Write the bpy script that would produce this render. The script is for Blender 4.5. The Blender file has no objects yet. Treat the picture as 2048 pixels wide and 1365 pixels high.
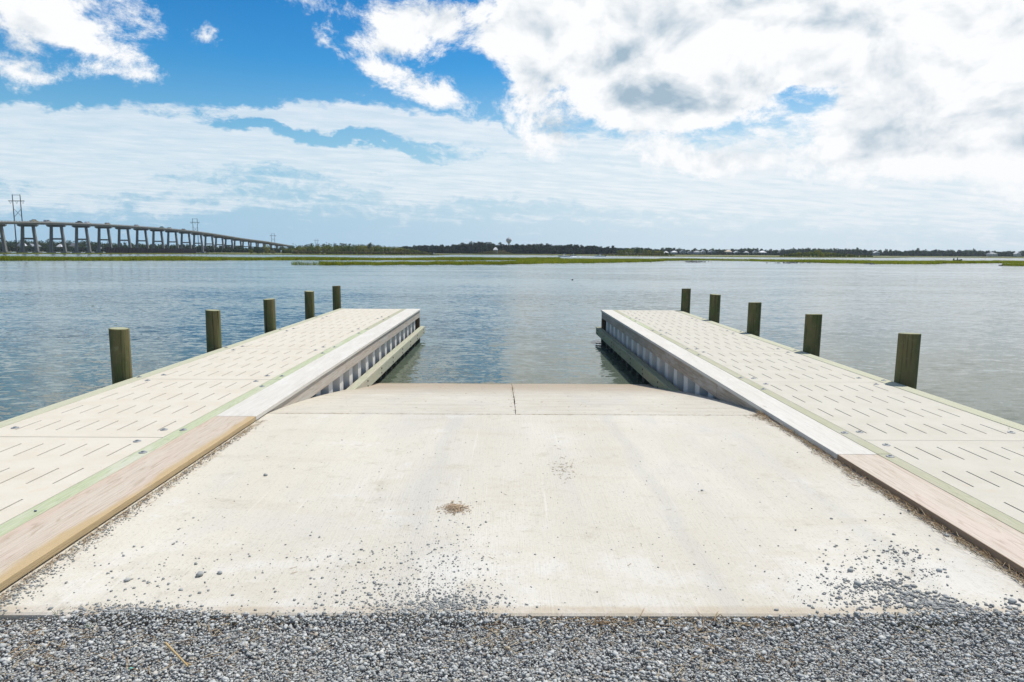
import bpy, math, random
import numpy as np
from mathutils import Matrix, Vector
random.seed(7); rng = np.random.default_rng(7)
SC = bpy.context.scene
COL = SC.collection
R = math.radians

# ------------------------------------------------------------------ camera
F = 1365.0; W, Hh = 2048.0, 1365.0
CAMZ = 1.5; WZ = -0.81
rot = Matrix.Rotation(-math.atan(11 / F), 3, 'Z') @ Matrix.Rotation(R(90) - math.atan(177 / F), 3, 'X') @ Matrix.Rotation(R(0.35), 3, 'Z')
cam = bpy.data.cameras.new('camera'); co = bpy.data.objects.new('camera', cam); COL.objects.link(co)
co.matrix_world = Matrix.Translation((0, 0, CAMZ)) @ rot.to_4x4()
cam.sensor_width = 36; cam.lens = 36 * F / W; cam.clip_start = 0.05; cam.clip_end = 20000
SC.camera = co

def ray(px, py):
    return (rot @ Vector(((px - W / 2) / F, (Hh / 2 - py) / F, -1))).normalized()
def gp(px, py, z=WZ):                     # survey helper: where a line of sight meets the level z
    d = ray(px, py); t = (z - CAMZ) / d.z
    return (d.x * t, d.y * t)
def hy(px): return 505.5 + .0061 * (px - 1013)
def xat(px, Y):
    d = ray(px, hy(px)); return d.x / d.y * Y
def zat(px, py, Y):
    d = ray(px, py); return CAMZ + d.z / d.y * Y

# ------------------------------------------------------------------ objects
def tag(o, label=None, cat=None, group=None, kind=None):
    if label: o['label'] = label
    if cat: o['category'] = cat
    if group: o['group'] = group
    if kind: o['kind'] = kind
    return o
def empty(name, loc=(0, 0, 0), rz=0):
    o = bpy.data.objects.new(name, None); COL.objects.link(o)
    o.location = loc; o.rotation_euler = (0, 0, rz); o.empty_display_size = .2
    return o
def link(name, me, mat, parent=None, loc=None, rz=0):
    o = bpy.data.objects.new(name, me); COL.objects.link(o)
    if mat: me.materials.append(mat)
    if parent: o.parent = parent
    if loc: o.location = loc
    if rz: o.rotation_euler = (0, 0, rz)
    return o
def np_mesh(name, V, Fc, n, mat, parent=None, smooth=False, attr=None, loc=None):
    """V (N,3), Fc (M,n) index array"""
    me = bpy.data.meshes.new(name)
    V = np.asarray(V, dtype=np.float32); Fc = np.asarray(Fc, dtype=np.int32)
    me.vertices.add(len(V)); me.vertices.foreach_set('co', V.ravel())
    me.loops.add(Fc.size); me.loops.foreach_set('vertex_index', Fc.ravel())
    me.polygons.add(len(Fc)); me.polygons.foreach_set('loop_start', np.arange(len(Fc), dtype=np.int32) * n)
    me.update(calc_edges=True); 
    if smooth: me.polygons.foreach_set('use_smooth', np.ones(len(Fc), dtype=bool))
    if attr is not None:
        a = me.attributes.new('rnd', 'FLOAT', 'POINT'); a.data.foreach_set('value', np.asarray(attr, dtype=np.float32))
    me.validate()
    return link(name, me, mat, parent, loc)

class MB:
    def __init__(s): s.v = []; s.f = []
    def add(s, vs, fs):
        b = len(s.v); s.v += [tuple(p) for p in vs]; s.f += [tuple(b + i for i in f) for f in fs]; return s
    def box(s, x0, x1, y0, y1, z0, z1, c=0):
        """box with chamfer c on every edge"""
        if c <= 0:
            return s.add([(x0,y0,z0),(x1,y0,z0),(x1,y1,z0),(x0,y1,z0),(x0,y0,z1),(x1,y0,z1),(x1,y1,z1),(x0,y1,z1)],
                         [(0,3,2,1),(4,5,6,7),(0,1,5,4),(1,2,6,5),(2,3,7,6),(3,0,4,7)])
        import bmesh
        bm = bmesh.new()
        vs = [bm.verts.new(p) for p in [(x0,y0,z0),(x1,y0,z0),(x1,y1,z0),(x0,y1,z0),(x0,y0,z1),(x1,y0,z1),(x1,y1,z1),(x0,y1,z1)]]
        for f in [(0,3,2,1),(4,5,6,7),(0,1,5,4),(1,2,6,5),(2,3,7,6),(3,0,4,7)]: bm.faces.new([vs[i] for i in f])
        bmesh.ops.bevel(bm, geom=bm.edges[:], offset=c, segments=2, affect='EDGES', profile=.5)
        bm.verts.index_update()
        s.add([tuple(v.co) for v in bm.verts], [[v.index for v in f.verts] for f in bm.faces]); bm.free(); return s
    def bar(s, a, b, r, n=6, r2=None):
        a = Vector(a); b = Vector(b); d = (b - a).normalized()
        u = d.orthogonal().normalized(); w = d.cross(u); r2 = r if r2 is None else r2
        vs = [];
        for p, rr in ((a, r), (b, r2)):
            for k in range(n):
                t = 2 * math.pi * k / n; vs.append(p + (u * math.cos(t) + w * math.sin(t)) * rr)
        fs = [(k, (k + 1) % n, n + (k + 1) % n, n + k) for k in range(n)] + [tuple(range(n - 1, -1, -1)), tuple(range(n, 2 * n))]
        return s.add(vs, fs)
    def lathe(s, prof, n=20, c=(0, 0, 0)):
        vs = []; fs = []
        for (r, z) in prof:
            for k in range(n):
                t = 2 * math.pi * k / n; vs.append((c[0] + r * math.cos(t), c[1] + r * math.sin(t), c[2] + z))
        for i in range(len(prof) - 1):
            for k in range(n): fs.append((i * n + k, i * n + (k + 1) % n, (i + 1) * n + (k + 1) % n, (i + 1) * n + k))
        fs.append(tuple(range(n - 1, -1, -1))); m = (len(prof) - 1) * n; fs.append(tuple(range(m, m + n)))
        return s.add(vs, fs)
    def build(s, name, mat, parent=None, smooth=False, loc=None, rz=0):
        me = bpy.data.meshes.new(name); me.from_pydata(s.v, [], s.f); me.update()
        if smooth:
            me.polygons.foreach_set('use_smooth', [True] * len(me.polygons)); me.set_sharp_from_angle(angle=R(40))
        return link(name, me, mat, parent, loc, rz)

# ------------------------------------------------------------------ materials
class NT:
    def __init__(s, tree): s.t = tree; s.n = tree.nodes; s.l = tree.links
    def node(s, ty, **kw):
        n = s.n.new(ty)
        for k, v in kw.items():
            if k.startswith('_'): setattr(n, k[1:], v)
        return n
    def put(s, sock, v):
        if hasattr(v, 'is_linked') or isinstance(v, bpy.types.NodeSocket): s.l.new(v, sock)
        else: sock.default_value = v
    def m(s, op, a, b=None, c=None, clamp=False):
        n = s.n.new('ShaderNodeMath'); n.operation = op; n.use_clamp = clamp
        s.put(n.inputs[0], a)
        if b is not None: s.put(n.inputs[1], b)
        if c is not None: s.put(n.inputs[2], c)
        return n.outputs[0]
    def add(s, a, b): return s.m('ADD', a, b)
    def sub(s, a, b): return s.m('SUBTRACT', a, b)
    def mul(s, a, b): return s.m('MULTIPLY', a, b)
    def mix(s, f, a, b, ty='MIX'):
        n = s.n.new('ShaderNodeMix'); n.data_type = 'RGBA'; n.blend_type = ty; n.clamp_factor = True
        s.put(n.inputs[0], f)
        for i, v in ((6, a), (7, b)):
            s.put(n.inputs[i], (*v, 1) if isinstance(v, tuple) and len(v) == 3 else v)
        return n.outputs[2]
    def ramp(s, f, stops, interp='LINEAR'):
        n = s.n.new('ShaderNodeValToRGB'); n.color_ramp.interpolation = interp
        e = n.color_ramp.elements
        while len(e) < len(stops): e.new(.5)
        for x, (p, c) in zip(e, stops):
            x.position = p; x.color = (c, c, c, 1) if not isinstance(c, tuple) else (*c, 1)
        s.put(n.inputs[0], f); return n.outputs[0]
    def step(s, f, a, b):                              # smoothstep
        n = s.n.new('ShaderNodeMapRange'); n.interpolation_type = 'SMOOTHSTEP'
        s.put(n.inputs[0], f); s.put(n.inputs[1], a); s.put(n.inputs[2], b); return n.outputs[0]
    def noise(s, vec, scale, detail=3, rough=.5, dist=0, dim='3D'):
        n = s.n.new('ShaderNodeTexNoise'); n.noise_dimensions = dim
        if vec is not None: s.l.new(vec, n.inputs['Vector'])
        n.inputs['Scale'].default_value = scale; n.inputs['Detail'].default_value = detail
        n.inputs['Roughness'].default_value = rough; n.inputs['Distortion'].default_value = dist
        return n.outputs[0]
    def scale(s, vec, sc, loc=(0, 0, 0)):
        n = s.n.new('ShaderNodeMapping'); s.l.new(vec, n.inputs[0]); n.inputs['Scale'].default_value = sc; n.inputs['Location'].default_value = loc
        return n.outputs[0]
    def xyz(s, vec):
        n = s.n.new('ShaderNodeSeparateXYZ'); s.l.new(vec, n.inputs[0]); return n.outputs
    def comb(s, x, y, z):
        n = s.n.new('ShaderNodeCombineXYZ'); s.put(n.inputs[0], x); s.put(n.inputs[1], y); s.put(n.inputs[2], z); return n.outputs[0]

def mat(name, fn=None, color=(.5, .5, .5), rough=.7, spec=.5, metal=0):
    m = bpy.data.materials.new(name); m.use_nodes = True
    t = NT(m.node_tree); b = m.node_tree.nodes['Principled BSDF']
    b.inputs['Base Color'].default_value = (*color, 1); b.inputs['Roughness'].default_value = rough
    b.inputs['Specular IOR Level'].default_value = spec; b.inputs['Metallic'].default_value = metal
    if fn: fn(t, b)
    return m
def bump(t, b, h, strength=.5, dist=.01):
    n = t.n.new('ShaderNodeBump'); n.inputs['Strength'].default_value = strength; n.inputs['Distance'].default_value = dist
    t.put(n.inputs['Height'], h); t.l.new(n.outputs[0], b.inputs['Normal'])
def objc(t, rnd=True):
    tc = t.n.new('ShaderNodeTexCoord')
    if not rnd: return tc.outputs['Object']
    oi = t.n.new('ShaderNodeObjectInfo')
    va = t.n.new('ShaderNodeVectorMath'); va.operation = 'ADD'
    t.l.new(tc.outputs['Object'], va.inputs[0])
    k = t.mul(oi.outputs['Random'], 37.0)
    t.l.new(t.comb(k, k, t.mul(k, .3)), va.inputs[1])
    return va.outputs[0]

def wood(name, c1, c2, c3=None, grain=1.0, dark=(.10, .075, .05), knots=True, rough=.8, edge=None, er=(.985, 1.055)):
    def fn(t, b):
        P = objc(t)
        wv = t.noise(t.scale(P, (2.5, .35, 2.5)), 1.0, 3, .5)
        va = t.n.new('ShaderNodeVectorMath'); va.operation = 'ADD'
        t.l.new(t.scale(P, (60, 1.6, 60)), va.inputs[0]); k = t.mul(wv, 9.0); t.l.new(t.comb(k, 0.0, k), va.inputs[1])
        g = t.noise(va.outputs[0], 1.0, 4, .6)
        g2 = t.noise(t.scale(P, (220, 5, 220)), 1.0, 2, .5)
        blot = t.noise(t.scale(P, (5, 1.1, 5)), 1.0, 4, .6)
        col = t.mix(t.step(g, .35, .7), c1, c2)
        if c3: col = t.mix(t.mul(t.step(blot, .48, .68), .75), col, c3)
        col = t.mix(t.mul(t.step(g2, .52, .72), .38 * grain), col, dark)
        ring = t.m('ABSOLUTE', t.m('SINE', t.add(t.mul(t.noise(t.scale(P, (9, .55, 9)), 1.0, 2, .5), 42.0), 0.0)))
        col = t.mix(t.mul(t.m('SUBTRACT', 1.0, t.step(ring, .05, .45)), .30 * grain), col, dark)
        dirt = t.noise(P, 26, 4, .65); col = t.mix(t.mul(t.step(dirt, .62, .74), .35), col, dark)
        if knots:
            vo = t.n.new('ShaderNodeTexVoronoi'); t.l.new(t.scale(P, (3.2, .75, 0)), vo.inputs['Vector']); vo.inputs['Scale'].default_value = 1.6; vo.inputs['Randomness'].default_value = 1
            kn = t.m('SUBTRACT', 1.0, t.step(vo.outputs['Distance'], .03, .085))
            col = t.mix(t.mul(kn, .45), col, dark)
        if edge:
            ax = t.m('ABSOLUTE', t.xyz(objc(t, False))[0])
            col = t.mix(t.mul(t.step(t.add(ax, t.mul(t.sub(t.noise(t.scale(objc(t, False), (2, .9, 2)), 1.0, 4, .6), .5), .22 if er[0] < 1 else .0)), er[0], er[1]), .85), col, edge)
            col = t.mix(t.mul(t.m('SUBTRACT', 1.0, t.step(ax, .73, .80)), .35), col, (.50, .37, .28))
        t.put(b.inputs['Base Color'], col)
        bump(t, b, t.add(t.mul(g, .7), t.mul(g2, .5)), .8, .005)
    return mat(name, fn, rough=rough, spec=.25)

M = {}
M['board_white'] = wood('weathered_white_board', (.60, .575, .515), (.54, .51, .45), (.63, .61, .56), .35, dark=(.3, .27, .22))
M['board_pink'] = wood('new_pink_board', (.49, .42, .335), (.44, .37, .28), (.47, .385, .31), .7, dark=(.24, .17, .10))
M['board_right_near'] = wood('pale_pink_board_with_brown_side', (.55, .485, .405), (.50, .43, .35), (.56, .47, .40), 1.0, dark=(.26, .18, .12), edge=(.26, .17, .10), er=(1.0535, 1.0585))
M['board_left_near'] = wood('new_board_with_golden_wane', (.53, .465, .385), (.49, .42, .335), (.52, .425, .35), 1.15, dark=(.24, .16, .09), edge=(.44, .32, .16))
M['board_green'] = wood('treated_green_board', (.45, .475, .325), (.39, .435, .265), (.54, .53, .435), .7, dark=(.14, .17, .07))
M['board_faint'] = wood('faded_green_board', (0.416, 0.400, 0.296), (0.376, 0.384, 0.248), (0.448, 0.432, 0.360), .5, dark=(0.160, 0.160, 0.080))
M['board_outer'] = wood('pale_yellow_board', (0.472, 0.464, 0.344), (0.432, 0.432, 0.304), None, .4, dark=(0.200, 0.208, 0.096))
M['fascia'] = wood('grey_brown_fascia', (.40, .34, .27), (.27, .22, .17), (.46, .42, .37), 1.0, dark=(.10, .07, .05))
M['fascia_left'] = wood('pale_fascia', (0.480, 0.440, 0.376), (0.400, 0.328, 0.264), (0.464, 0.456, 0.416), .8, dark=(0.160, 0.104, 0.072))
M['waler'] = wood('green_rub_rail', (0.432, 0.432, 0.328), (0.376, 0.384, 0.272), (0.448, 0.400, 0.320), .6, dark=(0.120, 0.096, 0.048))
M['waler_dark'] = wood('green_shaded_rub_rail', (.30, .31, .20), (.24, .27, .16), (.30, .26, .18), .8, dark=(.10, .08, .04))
M['end_wood'] = wood('dark_brown_post_wood', (.16, .11, .07), (.10, .07, .045), None, 1.0, dark=(.03, .02, .015))

def pile_fn(t, b):
    P = objc(t)
    g = t.noise(t.scale(P, (38, 38, 1.3)), 1.0, 4, .6)
    bl = t.noise(t.scale(P, (5, 5, 2)), 1.0, 5, .65)
    col = t.mix(t.step(bl, .35, .62), (.095, .110, .042), (.150, .130, .060))
    col = t.mix(t.mul(t.step(g, .5, .72), .8), col, (.035, .03, .014))
    ck = t.noise(t.scale(P, (26, 26, .5), (3, 1, 2)), 1.0, 3, .6); col = t.mix(t.mul(t.step(ck, .64, .69), .85), col, (.018, .014, .008))
    col = t.mix(t.mul(t.step(t.noise(P, 14, 4, .7), .58, .70), .45), col, (.24, .24, .13))
    nz = t.n.new('ShaderNodeNewGeometry'); top = t.step(t.xyz(nz.outputs['True Normal'])[2], .7, .9)
    col = t.mix(top, col, t.mix(bl, (.40, .42, .28), (.30, .29, .18)))
    t.put(b.inputs['Base Color'], col); bump(t, b, t.add(g, t.mul(bl, .6)), .8, .012)
M['pile'] = mat('treated_piling', pile_fn, rough=.85, spec=.2)

def panel_mat(name, c1, c2):
    def fn(t, b):
        P = objc(t)
        n = t.noise(P, 3.0, 5, .65); f = t.noise(P, 120, 3, .6)
        fg = t.noise(t.scale(P, (6, 60, 6)), 1.0, 3, .5)
        col = t.mix(t.step(n, .35, .7), c1, c2)
        col = t.mix(t.mul(t.step(f, .5, .8), .22), col, (.38, .33, .25))
        col = t.mix(t.mul(t.step(t.noise(P, 8, 4, .6), .6, .72), .22), col, (.56, .42, .26))
        col = t.mix(t.mul(t.step(t.noise(P, 36, 2, .6), .70, .76), .5), col, (.30, .25, .18))
        t.put(b.inputs['Base Color'], col); bump(t, b, t.add(f, t.mul(fg, .5)), .35, .003)
    return mat(name, fn, rough=.85, spec=.2)
M['panel_l'] = panel_mat('cream_deck_panel', (.585, .542, .455), (.55, .50, .405))
M['panel_r'] = panel_mat('grey_deck_panel', (.525, .500, .425), (.49, .46, .385))

RY0_ = gp(1024, 1229.5, -.045)[1]
def ramp_fn(lower):
    def fn(t, b):
        P = objc(t, False)
        n = t.noise(t.scale(P, (1, .45, 1)), 1.1, 5, .6); f = t.noise(P, 60, 4, .65)
        br = t.noise(t.scale(P, (4, 150, 4) if lower else (150, 3, 4)), 1.0, 2, .5)
        trk = t.noise(t.scale(P, (2.6, .16, 1)), 1.0, 3, .55)
        col = t.mix(t.step(n, .35, .68), (.515, .482, .405), (.565, .535, .458))
        col = t.mix(t.mul(t.step(trk, .52, .68), .55), col, (.475, .46, .41))
        px_ = t.xyz(P)[0]; py_ = t.xyz(P)[1]
        big = t.noise(t.scale(P, (.55, .28, 1)), 1.0, 3, .5)
        col = t.mix(t.mul(t.step(t.add(px_, t.mul(t.sub(big, .5), 3.0)), -.9, -1.7), .40), col, (.60, .55, .44))
        col = t.mix(t.mul(t.step(t.noise(t.scale(P, (1.4, .9, 1), (4, 4, 4)), 1.0, 6, .65), .50, .68), .40), col, (.49, .475, .435))
        col = t.mix(t.mul(t.step(t.noise(t.scale(P, (.8, 3.2, 1), (9, 2, 1)), 1.3, 6, .65), .54, .68), .32), col, (.48, .425, .335))
        if not lower:
            ed = t.add(py_, t.mul(t.sub(t.noise(t.scale(P, (3, 8, 1)), 1.0, 4, .6), .5), .06))
            col = t.mix(t.mul(t.m('SUBTRACT', 1.0, t.step(ed, RY0_ + .05, RY0_ + .085)), .65), col, (.42, .35, .255))
            du = t.mul(t.step(t.noise(t.scale(P, (2.4, 2.4, 1), (1, 5, 2)), 1.0, 6, .68), .47, .60), t.m('SUBTRACT', 1.0, t.step(py_, RY0_ + .45, RY0_ + 1.1)))
            col = t.mix(t.mul(du, .30), col, (.64, .63, .595))
            scr = t.noise(t.scale(P, (34, .8, 1)), 1.0, 3, .5); col = t.mix(t.mul(t.step(scr, .64, .74), .30), col, (.66, .64, .58))
            gm = t.noise(t.scale(P, (9, 9, 1), (2, 2, 2)), 1.0, 5, .7); col = t.mix(t.mul(t.step(gm, .64, .74), .40), col, (.33, .31, .26))
        if not lower:                                   # two worn wheel tracks, pale dust where tyres shed stone
            x = t.xyz(P)[0]
            for c0, wd in ((-.50, .10), (.98, .09)):
                tr = t.m('SUBTRACT', 1.0, t.step(t.m('ABSOLUTE', t.sub(t.add(x, t.mul(t.noise(P, .9, 2), .25)), c0 + .125)), wd * .2, wd))
                col = t.mix(t.mul(tr, .34), col, (.43, .42, .385))
        col = t.mix(t.mul(t.step(t.noise(P, 5.5, 6, .7), .55, .72), .5), col, (.375, .335, .255))
        col = t.mix(t.mul(t.step(t.noise(P, 2.1, 6, .7), .56, .75), .6), col, (.62, .61, .575))
        col = t.mix(t.mul(t.step(f, .54, .72), .45), col, (.27, .245, .20))
        col = t.mix(t.mul(t.step(br, .55, .75), .55 if lower else .16), col, (.28, .25, .19))
        if lower:
            y = t.xyz(P)[1]; wet = t.step(t.add(y, t.mul(t.noise(t.scale(P, (1.2, 3, 1)), 1.0, 4, .6), 1.4)), 12.15, 12.75)
            d2 = t.step(t.add(y, t.mul(t.noise(t.scale(P, (1.0, 8, 1)), 1.0, 5, .65), 3.0)), 9.5, 12.5)
            col = t.mix(t.mul(d2, .75), col, (.33, .26, .18))
            lines = t.noise(t.scale(P, (.7, 26, 1)), 1.0, 4, .6); col = t.mix(t.mul(t.step(lines, .52, .68), .45), col, (.30, .25, .18))
            col = t.mix(t.mul(wet, .8), col, (.20, .17, .10))
            spk = t.step(t.noise(t.scale(P, (9, 22, 9)), 1.0, 3, .6), .66, .72)
            col = t.mix(t.mul(spk, .75), col, (.17, .12, .08))
            gr = t.m('ABSOLUTE', t.m('SINE', t.add(t.mul(y, 62.0), t.mul(t.noise(P, 3.0, 3), 5.0)))); col = t.mix(t.mul(t.m('SUBTRACT', 1.0, t.step(gr, .1, .6)), t.mul(t.noise(P, 2.2, 3), .55)), col, (.30, .26, .20))
        t.put(b.inputs['Base Color'], col)
        bump(t, b, t.add(t.mul(f, .6), t.mul(br, 1.6 if lower else .45)), .8, .004)
    return fn
M['ramp'] = mat('broomed_concrete', ramp_fn(False), rough=.85, spec=.25)
M['ramp_low'] = mat('grooved_concrete', ramp_fn(True), rough=.8, spec=.3)

def sheet_fn(t, b):
    P = objc(t, False); z = t.xyz(P)[2]
    n = t.noise(t.scale(P, (6, 6, 1.2)), 1.0, 4, .6)
    col = t.mix(t.step(n, .3, .7), (.60, .58, .54), (.69, .67, .635))
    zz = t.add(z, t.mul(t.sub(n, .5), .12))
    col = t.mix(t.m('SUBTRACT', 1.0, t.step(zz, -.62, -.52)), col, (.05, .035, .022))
    t.put(b.inputs['Base Color'], col)
M['sheet'] = mat('grey_vinyl_sheet', sheet_fn, rough=.45, spec=.4)
M['galv'] = mat('galvanised_steel', lambda t, b: t.put(b.inputs['Base Color'], t.mix(t.noise(objc(t), 60, 3), (.20, .21, .215), (.36, .37, .37))), rough=.55, metal=.3)

def stone_fn(t, b):
    a = t.n.new('ShaderNodeAttribute'); a.attribute_name = 'rnd'; P = objc(t, False)
    c = t.n.new('ShaderNodeValToRGB'); e = c.color_ramp.elements
    st = [(0, (.22, .226, .212)), (.25, (.35, .356, .338)), (.6, (.46, .468, .442)), (.82, (.53, .535, .505)), (.9, (.60, .59, .54)), (.94, (.38, .31, .23)), (1, (.28, .25, .19))]
    while len(e) < len(st): e.new(.5)
    for x, (p, cc) in zip(e, st): x.position = p; x.color = (*cc, 1)
    t.l.new(a.outputs['Fac'], c.inputs[0])
    col = t.mix(t.mul(t.step(t.noise(P, 260, 3, .6), .4, .7), .35), c.outputs[0], (.42, .43, .43))
    t.put(b.inputs['Base Color'], col)
M['stone'] = mat('crushed_grey_stone', stone_fn, rough=.9, spec=.25)
M['gravel_bed'] = mat('gravel_bed', lambda t, b: (t.put(b.inputs['Base Color'], t.mix(t.noise(objc(t, False), 70, 4, .7), (.14, .14, .13), (.40, .39, .37)))), rough=.95)
def straw_fn(t, b):
    a = t.n.new('ShaderNodeAttribute'); a.attribute_name = 'rnd'
    c = t.n.new('ShaderNodeValToRGB'); e = c.color_ramp.elements
    st = [(0, (.13, .075, .035)), (.4, (.30, .19, .09)), (.75, (.48, .34, .17)), (1, (.60, .50, .33))]
    while len(e) < len(st): e.new(.5)
    for x, (p, cc) in zip(e, st): x.position = p; x.color = (*cc, 1)
    t.l.new(a.outputs['Fac'], c.inputs[0]); t.l.new(c.outputs[0], b.inputs['Base Color'])
M['straw'] = mat('dry_straw', straw_fn, rough=.7)
M['chips'] = mat('tan_wood_chips', lambda t, b: t.put(b.inputs['Base Color'], t.mix(t.noise(objc(t, False), 90, 2), (.30, .18, .09), (.74, .60, .42))), rough=.8)
M['soil'] = mat('dark_sand', color=(.20, .165, .12), rough=.95)

def water_fn(t, b):
    P = objc(t, False)
    def nc(sc, loc, scale, det):
        n = t.n.new('ShaderNodeTexNoise'); t.l.new(t.scale(P, sc, loc), n.inputs['Vector']); n.inputs['Scale'].default_value = scale; n.inputs['Detail'].default_value = det; n.inputs['Roughness'].default_value = .55; n.inputs['Distortion'].default_value = .4
        return t.xyz(n.outputs['Color'])
    gust = t.step(t.noise(t.scale(P, (.035, .10, 1)), 1.0, 4, .6), .36, .64)
    A = nc((.75, 1.4, 1), (0, 0, 0), 4.6, 3); B = nc((.8, 1.4, 1), (7, 3, 0), .9, 2); C = nc((.9, 1.3, 1), (3, 9, 2), 11, 1)
    am = t.add(.36, t.mul(gust, .46))
    sx = t.add(t.add(t.mul(t.sub(A[0], .5), .42), t.mul(t.sub(B[0], .5), .20)), t.mul(t.sub(C[0], .5), .22))
    sy = t.add(t.add(t.mul(t.sub(A[1], .5), .62), t.mul(t.sub(B[1], .5), .28)), t.mul(t.sub(C[1], .5), .25))
    vn = t.n.new('ShaderNodeVectorMath'); vn.operation = 'NORMALIZE'; t.l.new(t.comb(t.mul(sx, am), t.mul(t.sub(sy, .070), am), 1.0), vn.inputs[0]); t.l.new(vn.outputs[0], b.inputs['Normal'])
    dp = t.noise(t.scale(P, (.05, .12, 1)), 1.0, 3)
    sh_ = t.m('SUBTRACT', 1.0, t.step(t.add(t.xyz(P)[1], t.mul(dp, 4.0)), 14.0, 23.0))
    t.put(b.inputs['Base Color'], t.mix(t.mul(sh_, .5), t.mix(dp, (.050, .090, .102), (.078, .105, .080)), (.105, .110, .055)))
M['water'] = mat('estuary_water', water_fn, rough=.04, spec=.5); M['water'].node_tree.nodes['Principled BSDF'].inputs['IOR'].default_value = 1.333

def veg(name, c1, c2, c3, sc=.3):
    def fn(t, b):
        P = objc(t, False); a = t.n.new('ShaderNodeAttribute'); a.attribute_name = 'rnd'
        col = t.mix(t.step(t.noise(P, sc, 3, .6), .38, .62), c1, c2)
        col = t.mix(t.mul(t.step(a.outputs['Fac'], .5, 1.0), .8), col, c3)
        t.put(b.inputs['Base Color'], col)
        tr = t.n.new('ShaderNodeBsdfTranslucent'); t.l.new(col, tr.inputs[0]); ms = t.n.new('ShaderNodeMixShader'); ms.inputs[0].default_value = .45
        t.l.new(b.outputs[0], ms.inputs[1]); t.l.new(tr.outputs[0], ms.inputs[2]); t.l.new(ms.outputs[0], t.n['Material Output'].inputs[0])
    return mat(name, fn, rough=.8, spec=.15)
M['marsh'] = veg('marsh_grass', (.27, .31, .022), (.35, .35, .03), (.17, .24, .025), .05)
M['marsh_far'] = veg('far_marsh_grass', (.27, .29, .05), (.34, .32, .09), (.22, .26, .05), .02)
M['pine'] = veg('dark_pine_needles', (.018, .034, .016), (.030, .048, .020), (.012, .022, .012), .05)
M['oak'] = veg('live_oak_leaves', (.035, .062, .022), (.058, .080, .030), (.022, .038, .018), .05)
M['shrub'] = veg('salt_shrub_leaves', (.095, .135, .022), (.22, .22, .045), (.035, .055, .018), .06)
M['yellow_shrub'] = veg('yellow_green_leaves', (.17, .19, .025), (.24, .22, .04), (.07, .095, .02), .2)
M['scrub'] = veg('dry_scrub', (.17, .15, .075), (.13, .15, .05), (.22, .17, .11), .06)
M['bark'] = mat('bark', color=(.10, .075, .055), rough=.95)
M['land'] = mat('marsh_mud', lambda t, b: t.put(b.inputs['Base Color'], t.mix(t.noise(objc(t, False), .03, 4), (.10, .12, .03), (.17, .16, .06))), rough=.95)

M['bridge'] = mat('bridge_concrete', lambda t, b: t.put(b.inputs['Base Color'], t.mix(t.noise(t.scale(objc(t, False), (.3, .3, .08)), 1.0, 4), (.145, .148, .135), (.225, .222, .205))), rough=.9)
M['bridge_deck'] = mat('deck_concrete', lambda t, b: t.put(b.inputs['Base Color'], t.mix(t.noise(t.scale(objc(t, False), (.3, .3, .08)), 1.0, 4), (.24, .23, .20), (.34, .325, .29))), rough=.9)
M['asphalt'] = mat('asphalt', color=(.06, .06, .06), rough=.9)
M['steel_dark'] = mat('weathered_steel', color=(.07, .065, .06), rough=.6, metal=.3)
M['creosote'] = mat('creosote_timber', color=(.022, .016, .014), rough=.8)
M['glass'] = mat('dark_glass', color=(.03, .04, .05), rough=.1)
M['rubber'] = mat('tyre_rubber', color=(.02, .02, .02), rough=.8)
def plain(name, c, r=.6): 
    M[name] = mat(name, color=c, rough=r); return M[name]
for nm, c in dict(paint_white=(.75, .75, .74), paint_silver=(.42, .43, .44), paint_black=(.03, .03, .035), paint_red=(.25, .05, .03), paint_tan=(.38, .32, .22), paint_teal=(.05, .16, .17),
                  wall_white=(.46, .46, .45), wall_grey=(.17, .20, .22), wall_blue=(.20, .28, .33), wall_cream=(.36, .33, .27), roof_grey=(.20, .22, .24), roof_white=(.55, .56, .57), roof_tan=(.42, .32, .20), roof_dark=(.14, .14, .15),
                  hull_white=(.8, .8, .8), hull_dark=(.05, .06, .07), skin=(.5, .33, .24), shirt=(.1, .12, .2), shirt_red=(.35, .06, .05), tank=(.33, .34, .35), reed=(.48, .34, .15), leaf=(.16, .20, .05), pebble=(.75, .72, .66), teal=(.08, .45, .40), blue_grey_shell=(.10, .12, .17), foam=(.85, .87, .88), buoy=(.08, .08, .08)).items(): plain(nm, c)

# ------------------------------------------------------------------ setting: water, ground, ramp
def grid_sheet(name, xs, ys, zf, m, kind='structure'):
    V = [(x, y, zf(x, y)) for y in ys for x in xs]; nx = len(xs)
    Fc = [(j * nx + i, j * nx + i + 1, (j + 1) * nx + i + 1, (j + 1) * nx + i) for j in range(len(ys) - 1) for i in range(nx - 1)]
    o = np_mesh(name, V, Fc, 4, m); o['kind'] = kind; return o
grid_sheet('water', [-2600, -1000, -300, -60, 0, 60, 300, 1000, 2600], [3.2, 8, 20, 60, 200, 600, 1600, 2600], lambda x, y: WZ, M['water'])
RY0 = gp(1024, 1229.5, -.045)[1]; RYJ = gp(1025, 829, -.045)[1]
grid_sheet('gravel_ground', [-60, -8, -4.6, 0, 4.6, 8, 60], [-60, -5, 0, 2.0, RY0 - .02, 3.6, 4.6, 5.6, 8], lambda x, y: -.088 if y < RY0 + .01 else (-.088 - .32 * (y - RY0) - .02), M['gravel_bed'])
grid_sheet('sea_bed', [-2600, -50, 0, 50, 2600], [5, 30, 2600], lambda x, y: -2.6 if y > 6 else -1.3, M['soil'])

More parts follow.
